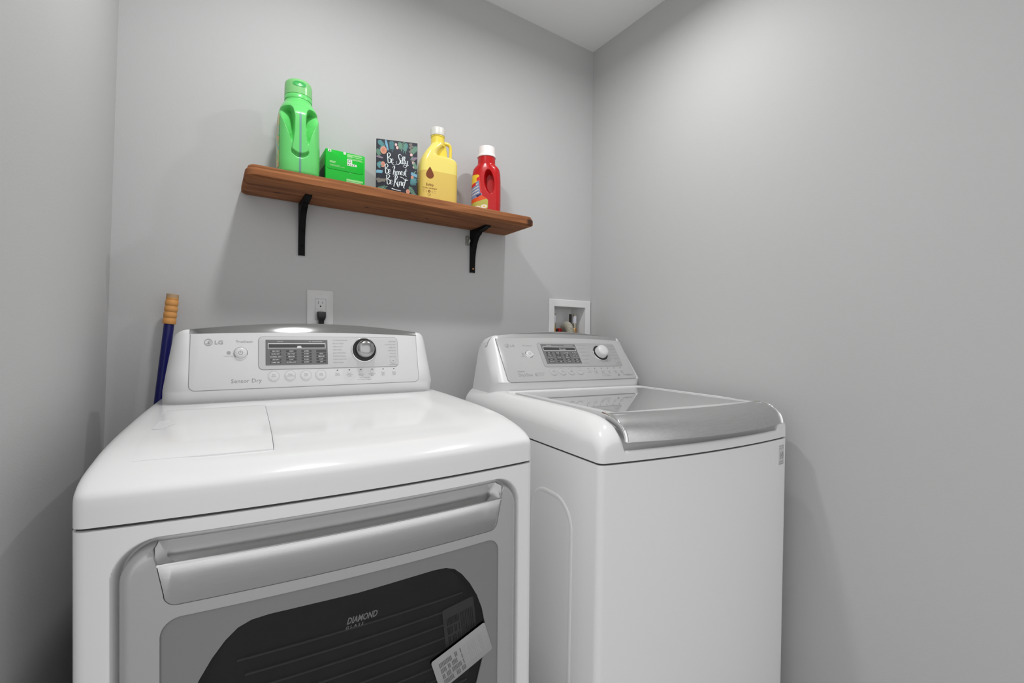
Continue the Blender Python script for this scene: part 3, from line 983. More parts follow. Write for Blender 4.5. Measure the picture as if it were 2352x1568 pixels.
# ------------------------------------------------------------------ shelf
ST = 1.5820
def wood():
    m = bpy.data.materials.new('stained_pine')
    m.use_nodes = True
    n, l = m.node_tree.nodes, m.node_tree.links
    b = n['Principled BSDF']
    b.inputs['Roughness'].default_value = 1.02
    tc = n.new('ShaderNodeTexCoord')
    mp = n.new('ShaderNodeMapping')
    mp.inputs['Scale'].default_value = (1.4, 16, 22)
    l.new(tc.outputs['Object'], mp.inputs[0])
    nz = n.new('ShaderNodeTexNoise')
    nz.inputs['Scale'].default_value = 3
    nz.inputs['Detail'].default_value = 8
    nz.inputs['Distortion'].default_value = 0.6
    l.new(mp.outputs[0], nz.inputs['Vector'])
    cr = n.new('ShaderNodeValToRGB')
    e = cr.color_ramp.elements
    e[0].position, e[0].color = 0.30, (0.150, 0.050, 0.016, 1)
    e[1].position, e[1].color = 0.70, (0.36, 0.140, 0.052, 1)
    l.new(nz.outputs[0], cr.inputs[0])
    last = cr.outputs[0]
    # knots: dark ellipses at fixed places in the board
    for (x, y, z, sx, sy) in ((0.962, 1.335, 1.560, 0.014, 0.02), (0.163, 1.447, 1.5465, 0.010, 0.005), (0.412, 1.445, 1.5465, 0.008, 0.004), (0.62, 1.46, 1.5465, 0.008, 0.004)):
        mq = n.new('ShaderNodeMapping')
        mq.vector_type = 'POINT'
        mq.inputs['Location'].default_value = (-x / sx, -y / sy, -z / 0.012)
        mq.inputs['Scale'].default_value = (1 / sx, 1 / sy, 1 / 0.012)
        l.new(tc.outputs['Object'], mq.inputs[0])
        ln = n.new('ShaderNodeVectorMath')
        ln.operation = 'LENGTH'
        l.new(mq.outputs[0], ln.inputs[0])
        mr = n.new('ShaderNodeMapRange')
        mr.inputs['From Min'].default_value = 0.6
        mr.inputs['From Max'].default_value = 1.3
        mr.inputs['To Min'].default_value = 0.9
        mr.inputs['To Max'].default_value = 0.0
        l.new(ln.outputs['Value'], mr.inputs[0])
        mx = n.new('ShaderNodeMix')
        mx.data_type = 'RGBA'
        mx.inputs[7].default_value = (0.025, 0.010, 0.006, 1)
        l.new(mr.outputs[0], mx.inputs[0])
        l.new(last, mx.inputs[6])
        last = mx.outputs[2]
    l.new(last, b.inputs['Base Color'])
    bp = n.new('ShaderNodeBump')
    bp.inputs['Strength'].default_value = 0.15
    bp.inputs['Distance'].default_value = 0.001
    l.new(nz.outputs[0], bp.inputs['Height'])
    l.new(bp.outputs[0], b.inputs['Normal'])
    return m
M['wood'] = wood()
so = rrect(0.0770, 1.3324, 0.9840, 1.5295, (0.026, 0.020, 0.016, 0.016), 6)
mb = MB()
rings = [[(x, y, z) for x, y in inset_poly(so, d)] for d, z in ((0.0105, 1.5465), (0.0095, 1.5468), (0.0022, 1.5500), (0.0020, 1.5512), (0, 1.5516), (0, 1.5650), (0.0008, 1.5680), (0.0030, 1.5705), (0.0034, 1.5712), (0.0055, 1.5714), (0.0055, 1.5752), (0.0072, 1.5788), (0.0110, 1.5812), (0.0140, 1.5820))]
mb.rings(rings)
tag(mb.build('wall_shelf', 'wood', angle=30), 'stained pine wall shelf with routed edges above the dryer', 'shelf')

def bracket(x0, x1, label, screw):
    root = empty('shelf_bracket', label, 'bracket', ((x0 + x1) / 2, D, 1.389), group='black iron shelf brackets')
    mb = MB()
    w = (x1 - x0) / 2
    pts = [(0, 0), (-.006, 0), (-.0065, .030), (-.0085, .055), (-.0135, .080), (-.022, .105), (-.034, .124), (-.044, .1335), (-.056, .1385), (-.058, .1440), (-.090, .1470), (-.100, .1500), (-.118, .1520), (-.120, .1572), (0, .1572)]
    q = inset_poly(pts, 0.0012)
    rings = [[(-w, y, z) for y, z in q], [(-w + .0012, y, z) for y, z in pts], [(w - .0012, y, z) for y, z in pts], [(w, y, z) for y, z in q]]
    mb.rings(rings)
    mb.build('iron_body', 'black_iron', root, angle=30)
    for z in ((0.014, 0.075) if screw else (0.030, 0.075)):
        mb = MB()
        yo = interp([(0, -.006), (.03, -.0065), (.055, -.0085), (.080, -.0135)], z)
        mb.lathe([(.0038, 0), (.0038, .0012), (.0030, .0020), (.0014, .0018), (.0012, .0004)], 14, fn=lambda a, b, c: (0.002 + a, yo - c, z + b))
        s = mb.build('screw', 'copper' if (screw and z < .02) else 'black_iron', root)
        if screw and z < .02:
            s['label'] = 'copper coloured screw at the foot of the bracket'
    return root
M['copper'] = mat('copper', (0.55, 0.25, 0.12, 1), 0.35, 0.8)
bracket(0.2290, 0.2470, 'black iron bracket holding up the left half of the shelf', False)
bracket(0.8238, 0.8436, 'black iron bracket with copper screw under the right half of the shelf', True)
# clear plastic hook beside the right bracket
M['clear'] = mat('clear_plastic', (0.72, 0.73, 0.68, 1), 0.15, trans=0.6, bump=0.02, bscale=40)
root = empty('wall_hook', 'small clear plastic hook on the wall beside the right bracket', 'hook', (0.8120, D, 1.5080))
mb = MB(); plate(mb, rrect(-.0080, -.020, .0080, .018, .006), 0, .003, .001, 0, lambda u, v, w: (u, -w, v)); mb.build('base_plate', 'clear', root)
mb = MB(); mb.tube([(0, -.002, .012), (0, -.006, .002), (0, -.010, -.008), (0, -.015, -.012), (0, -.020, -.007), (0, -.021, .000)], .0032, 8); mb.build('hook_arm', 'clear', root)

# ------------------------------------------------------------------ things on the shelf
# green detergent bottle with a moulded handle
M['green'] = mat('green_bottle_plastic', srgb(104, 208, 112), 0.28, sss=0.05, bump=0.01, bscale=40)
M['green_cap'] = mat('translucent_green_cap', srgb(140, 212, 136), 0.22, trans=0.15, bump=0.01, bscale=40)
M['green_dark'] = mat('green_cap_disc', srgb(66, 178, 90), 0.3)
M['seamblue'] = mat('level_strip_blue_grey', srgb(105, 150, 140), 0.4)
def sup(t, a, b, n):
    c, s = math.cos(t), math.sin(t)
    return (a * math.copysign(abs(c) ** (2 / n), c), b * math.copysign(abs(s) ** (2 / n), s))
GB = [(0, .047, .058, 3), (.004, .0515, .0640, 3.2), (.012, .0535, .0665, 3.3), (.04, .0545, .0680, 3.3), (.09, .0545, .0680, 3.2), (.14, .0540, .0675, 3.0), (.17, .0530, .0660, 2.9), (.188, .0510, .0625, 2.7), (.202, .0475, .0570, 2.5), (.213, .0430, .0490, 2.3), (.222, .0385, .0415, 2.1), (.228, .0358, .0368, 2), (.234, .0348, .0348, 2)]
def tabv(tab, z, k):
    return smooth_tab([(r[0], r[k]) for r in tab], z)
def green_pt(t, z, off=0):
    a, b, n = tabv(GB, z, 1) + off, tabv(GB, z, 2) + off, tabv(GB, z, 3)
    x, y = sup(t, a, b, n)
    if y < 0:
        ax = abs(x)
        w = interp([(.05, .020), (.065, .0215), (.085, .0185), (.12, .0145), (.16, .0140), (.185, .018), (.20, .026)], z)
        outer = interp([(.085, .018), (.11, .024), (.14, .034), (.165, .043), (.185, .049), (.196, .049)], z)
        m = sstep(w - .001, w + .0035, ax) * max(0, min(1, (outer + .003 - ax) / max(.004, outer - w))) ** .8 * sstep(.082, .11, z) * sstep(.197, .187, z)
        dep = interp([(.08, .006), (.11, .018), (.15, .032), (.19, .036)], z)
        y += dep * m
        ridge = sstep(w + .002, w - .002, ax) * sstep(.0555, .0595, z - .35 * 0 + (ax / .0215) ** 2 * -.012 + .0) * sstep(.20, .17, z)
        y -= .0055 * ridge
        # crescent hollow under the end of the grip
        cres = sstep(.024, .019, ax) * sstep(.045 + (ax / .022) ** 2 * .012, .056 + (ax / .022) ** 2 * .012, z) * (1 - ridge) * sstep(.075, .068, z)
        y += .005 * cres
    return (x, y, z)
root = empty('detergent_bottle', 'tall bright green detergent bottle with moulded grip, leftmost on the shelf', 'bottle', (0.2120, 1.4280, ST), (0, 0, math.radians(-4)))
root.scale = (1, 1, 0.957)
NT = 144
zs_ = sorted(set([r[0] for r in GB] + [.004 + .23 * k / 110 for k in range(111)]))
ang = [2 * PI * i / NT for i in range(NT)]
# denser sampling at the front
ang = sorted(set([round(2 * PI * i / 72, 5) for i in range(72)] + [round(1.5 * PI + (i - 60) * 0.014, 5) for i in range(121)]))
mb = MB(); mb.rings([[green_pt(t, z) for t in ang] for z in zs_]); mb.build('bottle_body', 'green', root, angle=70)
mb = MB()
mb.lathe([(.0340, .232), (.0362, .2335), (.0362, .2450), (.0355, .2458), (.0345, .2459)], 48)
mb.build('collar', 'green', root, angle=50)
mb = MB()
mb.lathe([(.0352, .2462), (.0362, .2466), (.0360, .262), (.0355, .280), (.0340, .2860), (.0310, .2895), (.024, .2915), (.010, .2920), (.001, .2920)], 48)
mb.build('cap', 'green_cap', root, angle=50)
mb = MB()
k = 24
fnc = lambda a, v, w: ((.0362 + w) * math.cos(a), (.0362 + w) * math.sin(a), v)
mb.rings([[(1.5 * PI + .50 * s * math.cos(2 * PI * i / k), .2735 + .0075 * s * math.sin(2 * PI * i / k), w) for i in range(k)] for s, w in ((1.0, -.0006), (1.0, .0004), (.8, .0004), (.5, -.0002))], fn=fnc)
mb.build('cap_recess', 'green_dark', root)
mb = MB()
rows = []
for z in [.004 + .172 * k / 60 for k in range(61)]:
    y = green_pt(1.5 * PI, z)[1]
    rows.append([(-.0026, y - .0004, z), (.0026, y - .0004, z)])
mb.rings(rows, closed=False, cap0=False, cap1=False)
mb.build('level_strip', 'seamblue', root, angle=80)
def floral_label(name, cols, scale):
    m = bpy.data.materials.new(name)
    m.use_nodes = True
    n, l = m.node_tree.nodes, m.node_tree.links
    b = n['Principled BSDF']
    b.inputs['Roughness'].default_value = 0.35
    tc = n.new('ShaderNodeTexCoord')
    vo = n.new('ShaderNodeTexVoronoi')
    vo.inputs['Scale'].default_value = scale
    l.new(tc.outputs['Object'], vo.inputs['Vector'])
    sp = n.new('ShaderNodeSeparateColor')
    l.new(vo.outputs['Color'], sp.inputs[0])
    cr = n.new('ShaderNodeValToRGB')
    cr.color_ramp.interpolation = 'CONSTANT'
    e = cr.color_ramp.elements
    e[0].position, e[0].color = 0, cols[0]
    e[1].position, e[1].color = 1 / len(cols), cols[1]
    for i, c in enumerate(cols[2:]):
        q = e.new((i + 2) / len(cols)); q.color = c
    l.new(sp.outputs[0], cr.inputs[0])
    l.new(cr.outputs[0], b.inputs['Base Color'])
    return m
M['green_label'] = floral_label('pastel_flower_print', [srgb(205, 205, 130), srgb(120, 190, 120), srgb(215, 170, 120), srgb(150, 200, 170), srgb(220, 210, 150)], 60)
mb = MB()
rows = []
for z in [.022 + .152 * k / 40 for k in range(41)]:
    rows.append([green_pt(PI + (-0.50 + 1.0 * i / 16), z, .0006) for i in range(17)])
mb.rings(rows, closed=False, cap0=False, cap1=False)
mb.build('side_label', 'green_label', root, angle=80)['label'] = 'pastel flower label wrapped round the left side'

# green carton of dryer sheets
M['carton'] = mat('green_carton', srgb(10, 190, 48), 0.30, var=0.08, vscale=30)
M['carton_print'] = mat('pale_green_print', srgb(150, 214, 140), 0.45)
M['carton_white'] = mat('white_print', srgb(215, 225, 210), 0.45)
M['carton_dark'] = mat('dark_green_print', srgb(8, 70, 30), 0.45)
root = empty('dryer_sheet_box', 'low bright green carton with a tucked front flap, beside the green bottle', 'box', (0.3368, 1.4000, ST))
bw, bd, bh = 0.0560, 0.1050, 0.1035
mb = MB()
plate(mb, rrect(-bw, 0, bw, bh, 0.0012, 2), 0, bd, .0010, 0, lambda u, v, w: (u, bd - w, v))
mb.build('carton_body', 'carton', root, angle=30)
mb = MB()
plate(mb, rrect(-.0530, .0470, .0510, .1030, (.006, .006, .0005, .0005), 4), -.0005, .0011, .0004, 0, lambda u, v, w: (u, -w, v))
fl = mb.build('front_flap', 'carton', root, angle=30)
mb = MB()
fb = lambda u, v, w: (u, -w, v)
def patch(x0, z0, x1, z1, mi, w=.0014):
    x0 -= .3368; x1 -= .3368; z0 -= ST; z1 -= ST
    mb.add([(x0, z0, w), (x1, z0, w), (x1, z1, w), (x0, z1, w)], [(0, 1, 2, 3)], mi, fb)
patch(.2866, 1.6775, .2957, 1.6845, 1)
patch(.2895, 1.6795, .2930, 1.6820, 3, .0016)
patch(.3404, 1.6690, .3830, 1.6705, 0); patch(.3404, 1.6725, .3560, 1.6815, 0); patch(.3560, 1.6780, .3840, 1.6825, 0); patch(.3575, 1.6735, .3855, 1.6760, 0); patch(.3560, 1.6655, .3850, 1.6680, 0)
patch(.3405, 1.6475, .3550, 1.6670, 1); patch(.3550, 1.6480, .3685, 1.6545, 1)
for q in range(4):
    patch(.3425 + .006 * q, 1.6500, .3455 + .006 * q, 1.6520, 3, .0016)
patch(.2914, 1.6500, .3085, 1.6525, 0); patch(.2914, 1.6470, .3070, 1.6492, 0)
patch(.2922, 1.6405, .3200, 1.6418, 0); patch(.2922, 1.6380, .3340, 1.6391, 0)
patch(.3390, 1.6030, .3870, 1.6085, 0, .0005); patch(.3390, 1.5960, .3810, 1.6020, 0, .0005)
lathe_on(mb, fb, .3335 - .3368, 1.6815 - ST, [(.0042, .0011), (.0042, .0014)], 16, 1)
lathe_on(mb, fb, .3470 - .3368, 1.6610 - ST, [(.0046, .0014), (.0046, .0017)], 16, 3)
lathe_on(mb, fb, .3470 - .3368, 1.6610 - ST, [(.0036, .0016), (.0036, .0019)], 16, 1)
lathe_on(mb, fb, .3499 - .3368, 1.6258 - ST, [(.0016, .0004), (.0012, .0008)], 12, 2)
mb.build('printed_panel', ['carton_print', 'carton_white', 'green_cap', 'carton_dark'], root, smooth=False)['kind'] = 'stuff'
mb = MB()
for q, (z0, z1, mi) in enumerate(((.004, .060, 0), (.060, .090, 1))):
    mb.add([(-bw - .0004, .012, z0), (-bw - .0004, bd - .008, z0), (-bw - .0004, bd - .008, z1), (-bw - .0004, .012, z1)], [(0, 1, 2, 3)], mi)
mb.build('side_print', ['carton_dark', 'carton_print'], root, smooth=False)

# canvas print with hand lettering
M['navy'] = mat('chalkboard_navy', srgb(42, 44, 56), 0.6, var=0.12, vscale=20)
M['canvas_edge'] = mat('canvas_edge', srgb(60, 62, 66), 0.7)
M['chalk'] = mat('chalk_white', srgb(222, 230, 234), 0.7)
M['teal'] = mat('teal_leaf', srgb(92, 146, 152), 0.7)
M['sage'] = mat('sage_leaf', srgb(110, 148, 128), 0.7)
M['blue_leaf'] = mat('blue_leaf', srgb(120, 170, 196), 0.7)
M['taupe'] = mat('taupe_leaf', srgb(124, 118, 112), 0.7)
M['rose'] = mat('peach_rose', srgb(214, 150, 128), 0.7)
M['rose_dark'] = mat('rose_centre', srgb(178, 104, 86), 0.7)
M['pink'] = mat('pink_bud', srgb(228, 190, 188), 0.7)
M['lilac'] = mat('lilac_leaf', srgb(140, 122, 142), 0.7)
PWD, PHT = 0.1290, 0.1915
root = empty('wall_art_canvas', 'small navy canvas lettered Be Silly Be honest Be Kind amid flowers', 'picture', (0.5045, 1.4350, ST), (0, 0, math.atan2(-.040, .123)))
mb = MB(); plate(mb, rrect(-PWD / 2, 0, PWD / 2, PHT, .0008, 2), -.016, .0, .0006, 0, lambda u, v, w: (u, -w, v)); mb.build('canvas_board', 'navy', root, angle=30)
# picture coordinates: px 0..930 across, 0..1120 down as drawn on the canvas
def cf(a, b, w=0):
    return ((a / 930 - .5) * PWD, -.0003 - w, (1 - b / 1120) * PHT)
mats_art = ['teal', 'sage', 'blue_leaf', 'taupe', 'rose', 'rose_dark', 'pink', 'lilac', 'chalk']
art = MB()
_ord = [0]
def blob(a, b, la, lb, ang, mi, n=10, pointed=False):
    _ord[0] += 1
    w = .00012 + .000002 * _ord[0]
    pts = []
    for i in range(n):
        t = 2 * PI * i / n
        x, y = la * math.cos(t), lb * math.sin(t) * ((1 - .5 * math.cos(t)) if pointed else 1)
        a2, b2 = a + x * math.cos(ang) - y * math.sin(ang), b + x * math.sin(ang) + y * math.cos(ang)
        pts.append((min(925, max(5, a2)), min(1115, max(5, b2)), w))
    art.add([cf(*p) for p in pts], [tuple(range(n))], mi)
def sprig(a, b, ang, length, mi, k=6, ll=46, lw=11, spread=.75):
    blob(a + length * .5 * math.cos(ang), b + length * .5 * math.sin(ang), length * .55, 3, ang, mi, 6)
    k = k + 1
    for q in range(k + 1):
        f = q / k
        x, y = a + length * f * math.cos(ang), b + length * f * math.sin(ang)
        if q == k:
            blob(x + ll * .5 * math.cos(ang), y + ll * .5 * math.sin(ang), ll * .6, lw * .55, ang, mi, pointed=True)
        else:
            for s in (-1, 1):
                aa = ang + s * spread
                L = ll * (1 - .35 * f)
                blob(x + L * .7 * math.cos(aa), y + L * .7 * math.sin(aa), L * .7, lw * .55, aa, mi, pointed=True)
def rose(a, b, r, mi=4):
    blob(a, b, r, r, 0, mi, 16)
    for q in range(5):
        t = q * 1.3
        blob(a + r * .45 * math.cos(t), b + r * .45 * math.sin(t), r * .30, r * .07, t + 1.5, 5)
    blob(a, b, r * .2, r * .2, 0, 5)
sprig(40, 40, .55, 130, 0, 4, 60, 16); sprig(90, 230, -.9, 120, 0, 4, 60, 15); sprig(20, 190, 1.1, 120, 1, 4, 60, 13)
blob(230, 85, 100, 26, 1.3, 2); blob(250, 150, 60, 20, 1.3, 2)
sprig(340, 20, 1.5, 150, 0, 7, 60, 11, 1.1); sprig(510, 20, 1.2, 130, 1, 4, 60, 18); blob(440, 75, 28, 28, 0, 6); blob(470, 130, 30, 30, 0, 6)
sprig(690, 30, 2.0, 150, 0, 6, 60, 13, .8); sprig(620, 10, 1.4, 170, 1, 5, 60, 12, .9)
for q in range(5):
    blob(770 + 30 * (q % 2), 40 + 36 * q, 45, 22, .4 * (q % 3) - .3, 3)
sprig(920, 70, 2.3, 160, 1, 5, 70, 16, .7); blob(790, 235, 32, 30, 0, 6); blob(800, 300, 50, 14, -.9, 1)
blob(860, 300, 75, 26, -.25, 7); blob(830, 340, 60, 14, -.3, 3)
rose(165, 205, 72); rose(150, 470, 54); blob(80, 340, 85, 20, .15, 7); sprig(20, 470, .2, 60, 0, 3, 70, 20, .8)
for q in range(6):
    blob(20 + 22 * q, 610, 16, 34, .3, 2)
for q in range(7):
    blob(30 + 28 * q, 750 + 22 * (q % 2), 40, 17, -.5 + .5 * (q % 3), 3); blob(50 + 24 * q, 800 - 8 * q, 28, 14, .7, 3)
sprig(20, 960, -.35, 190, 1, 4, 70, 15, .6); sprig(40, 1080, -.9, 120, 1, 4, 60, 15); sprig(150, 1080, -.25, 150, 1, 5, 60, 14, .7)
blob(165, 985, 36, 32, 0, 6); blob(260, 990, 36, 32, 0, 6); blob(165, 985, 14, 12, 0, 5); blob(260, 990, 14, 12, 0, 5)
rose(400, 1065, 56); blob(480, 1090, 18, 40, .2, 7); blob(560, 1075, 46, 34, 0, 3)
blob(650, 1060, 48, 44, 0, 6); blob(650, 1075, 26, 22, 0, 4); rose(720, 935, 44)
sprig(740, 840, .85, 200, 1, 5, 70, 13, .6); sprig(720, 1100, -1.2, 60, 1, 3, 50, 16)
for q in range(8):
    blob(760 + 14 * q, 1000 + 16 * q, 20, 15, 0, 2); blob(790 + 14 * q, 990 + 16 * q, 16, 12, 0, 2)
blob(870, 1040, 85, 26, .95, 7)
sprig(770, 740, .1, 130, 0, 6, 60, 11, 1.2); sprig(780, 690, .25, 120, 0, 6, 60, 11, 1.0)
for q in range(7):
    blob(800 + 19 * q, 590 + 6 * q, 14, 34, .2, 2)
rose(815, 655, 32); blob(835, 385, 30, 30, 0, 6); blob(845, 465, 24, 24, 0, 6); sprig(900, 500, -2.0, 120, 1, 4, 55, 14); blob(870, 560, 40, 12, -.7, 1)
art.build('flower_print', mats_art, root, smooth=False)
tx = MB()
def stroke(pts, r0_, r1_=None):
    """brush stroke on the canvas: polyline smoothed, tapering width"""
    P = []
    for i in range(len(pts) - 1):
        p0, p1, p2, p3 = pts[max(i - 1, 0)], pts[i], pts[i + 1], pts[min(i + 2, len(pts) - 1)]
        for q in range(5):
            t = q / 5
            P.append(tuple(.5 * ((2 * p1[k]) + (-p0[k] + p2[k]) * t + (2 * p0[k] - 5 * p1[k] + 4 * p2[k] - p3[k]) * t * t + (-p0[k] + 3 * p1[k] - 3 * p2[k] + p3[k]) * t ** 3) for k in (0, 1)))
    P.append(pts[-1])
    L, Rr = [], []
    for i, p in enumerate(P):
        a, b = P[max(i - 1, 0)], P[min(i + 1, len(P) - 1)]
        d = Vector((b[0] - a[0], b[1] - a[1]))
        d = d.normalized() if d.length > 0 else Vector((1, 0))
        # pressure: thick on down strokes
        w = r0_ * (.45 + .75 * max(0, d.y)) if r1_ is None else r0_ + (r1_ - r0_) * i / (len(P) - 1)
        L.append((p[0] - d.y * w, p[1] + d.x * w)); Rr.append((p[0] + d.y * w, p[1] - d.x * w))
    n = len(P)
    _ord[0] += 1
    ww = .0008 + .0000015 * _ord[0]
    tx.add([cf(a, b, ww) for a, b in L + Rr], [(i, i + 1, n + i + 1, n + i) for i in range(n - 1)], 0)
def glyph(ch, x, y, s, sk=-.0):
    """script letters from strokes; x left, y baseline, s x-height"""
    G = {
     'B': [[(0.1, -2.2), (0.15, -1.2), (0.3, 0)], [(-.1, -2.0), (.5, -2.4), (.95, -1.9), (.4, -1.25), (1.0, -1.0), (1.05, -.3), (.5, .05), (.2, -.1)]],
     'S': [[(1.25, -1.9), (.9, -2.4), (.35, -2.1), (.5, -1.3), (.85, -.6), (.5, .1), (-.15, .2), (-.4, -.2), (-.1, -.5)]],
     'K': [[(.45, -2.3), (.25, -1.0), (0.0, 0.35)], [(-.1, -2.0), (.3, -2.45), (.8, -2.3), (.95, -1.9), (.55, -1.3), (.3, -1.0)], [(.3, -1.0), (.7, -.5), (1.2, .3), (1.5, .2)]],
     'e': [[(.05, -.45), (.5, -.6), (.55, -.95), (.25, -1.0), (.05, -.5), (.25, -.05), (.7, -.2)]],
     'i': [[(.1, -.95), (.1, -.2), (.3, -.02), (.5, -.3)], [(.12, -1.35), (.16, -1.25)]],
     'l': [[(.05, -.4), (.45, -1.6), (.3, -1.9), (.1, -1.3), (.1, -.3), (.3, 0), (.5, -.3)]],
     'y': [[(.1, -.95), (.1, -.3), (.35, -.1), (.6, -.5), (.7, -.95)], [(.7, -.95), (.55, .1), (.2, .7), (-.3, .8), (-.7, .5), (-.3, .3), (.8, .3), (1.0, .1)]],
     'h': [[(.35, -2.1), (.15, -1.0), (-.05, .1)], [(-.3, -1.7), (.1, -2.25), (.45, -2.0), (.2, -1.3)], [(.08, -.5), (.4, -1.0), (.6, -.7), (.6, -.15), (.8, -.02)]],
     'o': [[(.4, -.95), (.08, -.6), (.2, -.05), (.55, -.25), (.5, -.85), (.35, -.95), (.7, -.8)]],
     'n': [[(.05, -.95), (.1, 0)], [(.1, -.5), (.4, -.98), (.6, -.7), (.6, -.15), (.8, -.02)]],
     's': [[(.1, -.2), (.45, -1.0), (.6, -.3), (.3, .02), (.0, -.1)]],
     't': [[(.45, -1.9), (.35, -.8), (.4, .1), (.7, .2)], [(-.1, -1.1), (.9, -1.3)]],
     'd': [[(.6, -.85), (.15, -.8), (.1, -.15), (.4, -.05), (.65, -.6)], [(1.25, -1.7), (.95, -1.6), (.6, -.4), (.35, .35), (.65, .5)]],
    }
    for st in G[ch]:
        stroke([(x + s * px + sk * s * py, y + s * py) for px, py in st], s * .105)
for word, x, y, s, adv in (('Be', 245, 432, 78, (1.15, .8)), ('Silly', 475, 428, 74, (.95, .5, .5, .5, .8)),
                           ('Be', 195, 634, 74, (1.1, .8)), ('honest', 385, 640, 70, (.85, .72, .80, .66, .62, .8)),
                           ('Be', 230, 832, 78, (1.1, .8)), ('Kind', 400, 840, 80, (1.0, .55, .85, .9))):
    for ch, a in zip(word, adv):
        glyph(ch, x, y, s)
        x += a * s
stroke([(350, 440), (400, 462), (450, 450)], 6); stroke([(350, 905), (450, 925), (560, 935)], 9, 4); stroke([(430, 950), (450, 990), (490, 985), (470, 955)], 6)
stroke([(530, 675), (600, 690), (660, 735), (720, 720)], 5, 7)
tx.build('hand_lettering', 'chalk', root, smooth=False)

# yellow bottle with a loop handle
def yellow_mat():
    m = mat('yellow_translucent_plastic', srgb(232, 200, 40), 0.22, sss=0.08)
    n, l = m.node_tree.nodes, m.node_tree.links
    b = n['Principled BSDF']
    tc = n.new('ShaderNodeTexCoord')
    sp = n.new('ShaderNodeSeparateXYZ')
    l.new(tc.outputs['Object'], sp.inputs[0])
    mr = n.new('ShaderNodeMapRange')
    mr.inputs['From Min'].default_value = 0.1050
    mr.inputs['From Max'].default_value = 0.1065
    l.new(sp.outputs['Z'], mr.inputs[0])
    mx = n.new('ShaderNodeMix')
    mx.data_type = 'RGBA'
    mx.inputs[6].default_value = srgb(222, 192, 98)
    mx.inputs[7].default_value = srgb(238, 220, 118)
    l.new(mr.outputs[0], mx.inputs[0])
    l.new(mx.outputs[2], b.inputs['Base Color'])
    return m
M['yellow'] = yellow_mat()
M['yellow_light'] = mat('yellow_handle_plastic', srgb(238, 214, 84), 0.22, sss=0.08, bump=.01)
M['frost'] = mat('frosted_white_cap', srgb(214, 212, 206), 0.35, sss=0.1, bump=0.01)
M['brown'] = mat('brown_print', srgb(120, 56, 14), 0.5)
YX, YY = 0.6405, 1.4250
root = empty('detergent_bottle', 'yellow translucent bottle with loop handle and brown drop mark', 'bottle', (YX, YY, ST), (0, 0, math.radians(-6)))
LX = [(1.5822, .5775), (1.5845, .5762), (1.5900, .5758), (1.6500, .5764), (1.6824, .5769), (1.7069, .5782), (1.7209, .5802), (1.7359, .5855), (1.7535, .5946), (1.7700, .6056), (1.7827, .6148), (1.7900, .6188)]
RX = [(1.5822, .7030), (1.5845, .7044), (1.5900, .7050), (1.6952, .7058), (1.7150, .7060), (1.7250, .7056), (1.7310, .7038), (1.7355, .7005), (1.7385, .6960), (1.7402, .6900), (1.7412, .6700), (1.7420, .6500), (1.7432, .6400), (1.7460, .6366), (1.7520, .6358), (1.7600, .6376), (1.7680, .6424), (1.7760, .6500), (1.7830, .6580), (1.7900, .6640)]
HY = [(1.5822, .0310), (1.5860, .0335), (1.5920, .0340), (1.7300, .0340), (1.7500, .0330), (1.7700, .0300), (1.7900, .0235)]
zz = sorted(set([z for z, _ in LX] + [z for z, _ in RX] + [1.5822 + (1.7900 - 1.5822) * k / 60 for k in range(61)]))
def ypt(z):
    x0, x1, h = smooth_tab(LX, z), smooth_tab(RX, z), smooth_tab(HY, z)
    r = min(.021, (x1 - x0) / 2 - .001, h - .001)
    return [(x - YX, y, z - ST) for x, y in rrect(x0, -h, x1, h, r, 8)]
mb = MB()
mb.rings([ypt(z) for z in zz])
mb.build('bottle_body', 'yellow', root, angle=60)
# thin web and loop handle at the right shoulder
WX = [(1.7380, .6745), (1.7600, .6735), (1.7780, .6705), (1.7900, .6660), (1.7960, .6610)]
mb = MB()
mb.rings([[(x - YX, y, z - ST) for x, y in rrect(.6330 if z < 1.78 else .645, -.012, smooth_tab(WX, z), .012, .008, 6)] for z in [1.7380 + .058 * k / 14 for k in range(15)]])
mb.build('handle_web', 'yellow_light', root, angle=60)
mb = MB()
mb.tube([(x - YX, 0, z - ST) for x, z in ((.6560, 1.7960), (.6680, 1.7985), (.6790, 1.7975), (.6850, 1.7930), (.6872, 1.7830), (.6870, 1.7600), (.6868, 1.7360))], [.0085, .0070, .0062, .0056, .0052, .0050, .0058], 14)
mb.build('handle', 'yellow_light', root, angle=60)
mb = MB()
nx_ = .6415 - YX
mb.lathe([(.0240, .2000), (.0232, .2080), (.0225, .2160), (.0222, .2290), (.0236, .2300), (.0236, .2330), (.0218, .2340)], 36, c=(nx_, 0))
mb.build('neck', 'yellow_light', root, angle=50)
mb = MB()
prof = [(.0225, .2345), (.0238, .2350), (.0238, .2570), (.0222, .2605), (.0150, .2615), (.001, .2615)]
n = 60
rings = [[(nx_ + r * (1 + (.012 if i % 2 else 0)) * math.cos(2 * PI * i / n), r * (1 + (.012 if i % 2 else 0)) * math.sin(2 * PI * i / n), z) for i in range(n)] for r, z in prof]
mb.rings(rings)
mb.build('cap', 'frost', root, angle=50)
mb = MB()
fy = lambda u, v, w: (u - YX, -.0340 - .0006 - w, v - ST)
cx, cz = .6048, 1.6740
dp = []
for i in range(28):
    t = 2 * PI * i / 28
    r = .0132
    x, z = r * math.sin(t), -r * math.cos(t)
    if z > 0:
        k = z / r
        x *= (1 - k) ** .55 if k < 1 else 0
        z *= 1.95
    dp.append((cx + x, cz + z, 0))
mb.add(dp, [tuple(range(28))], 0, fy)
text(mb, 'Safely', .6040, 1.6370, .0085, 0, fy, 'CENTER', shear=.2)
text(mb, 'laundry detergent', .6045, 1.6275, .0052, 0, fy, 'CENTER', sx=.95)
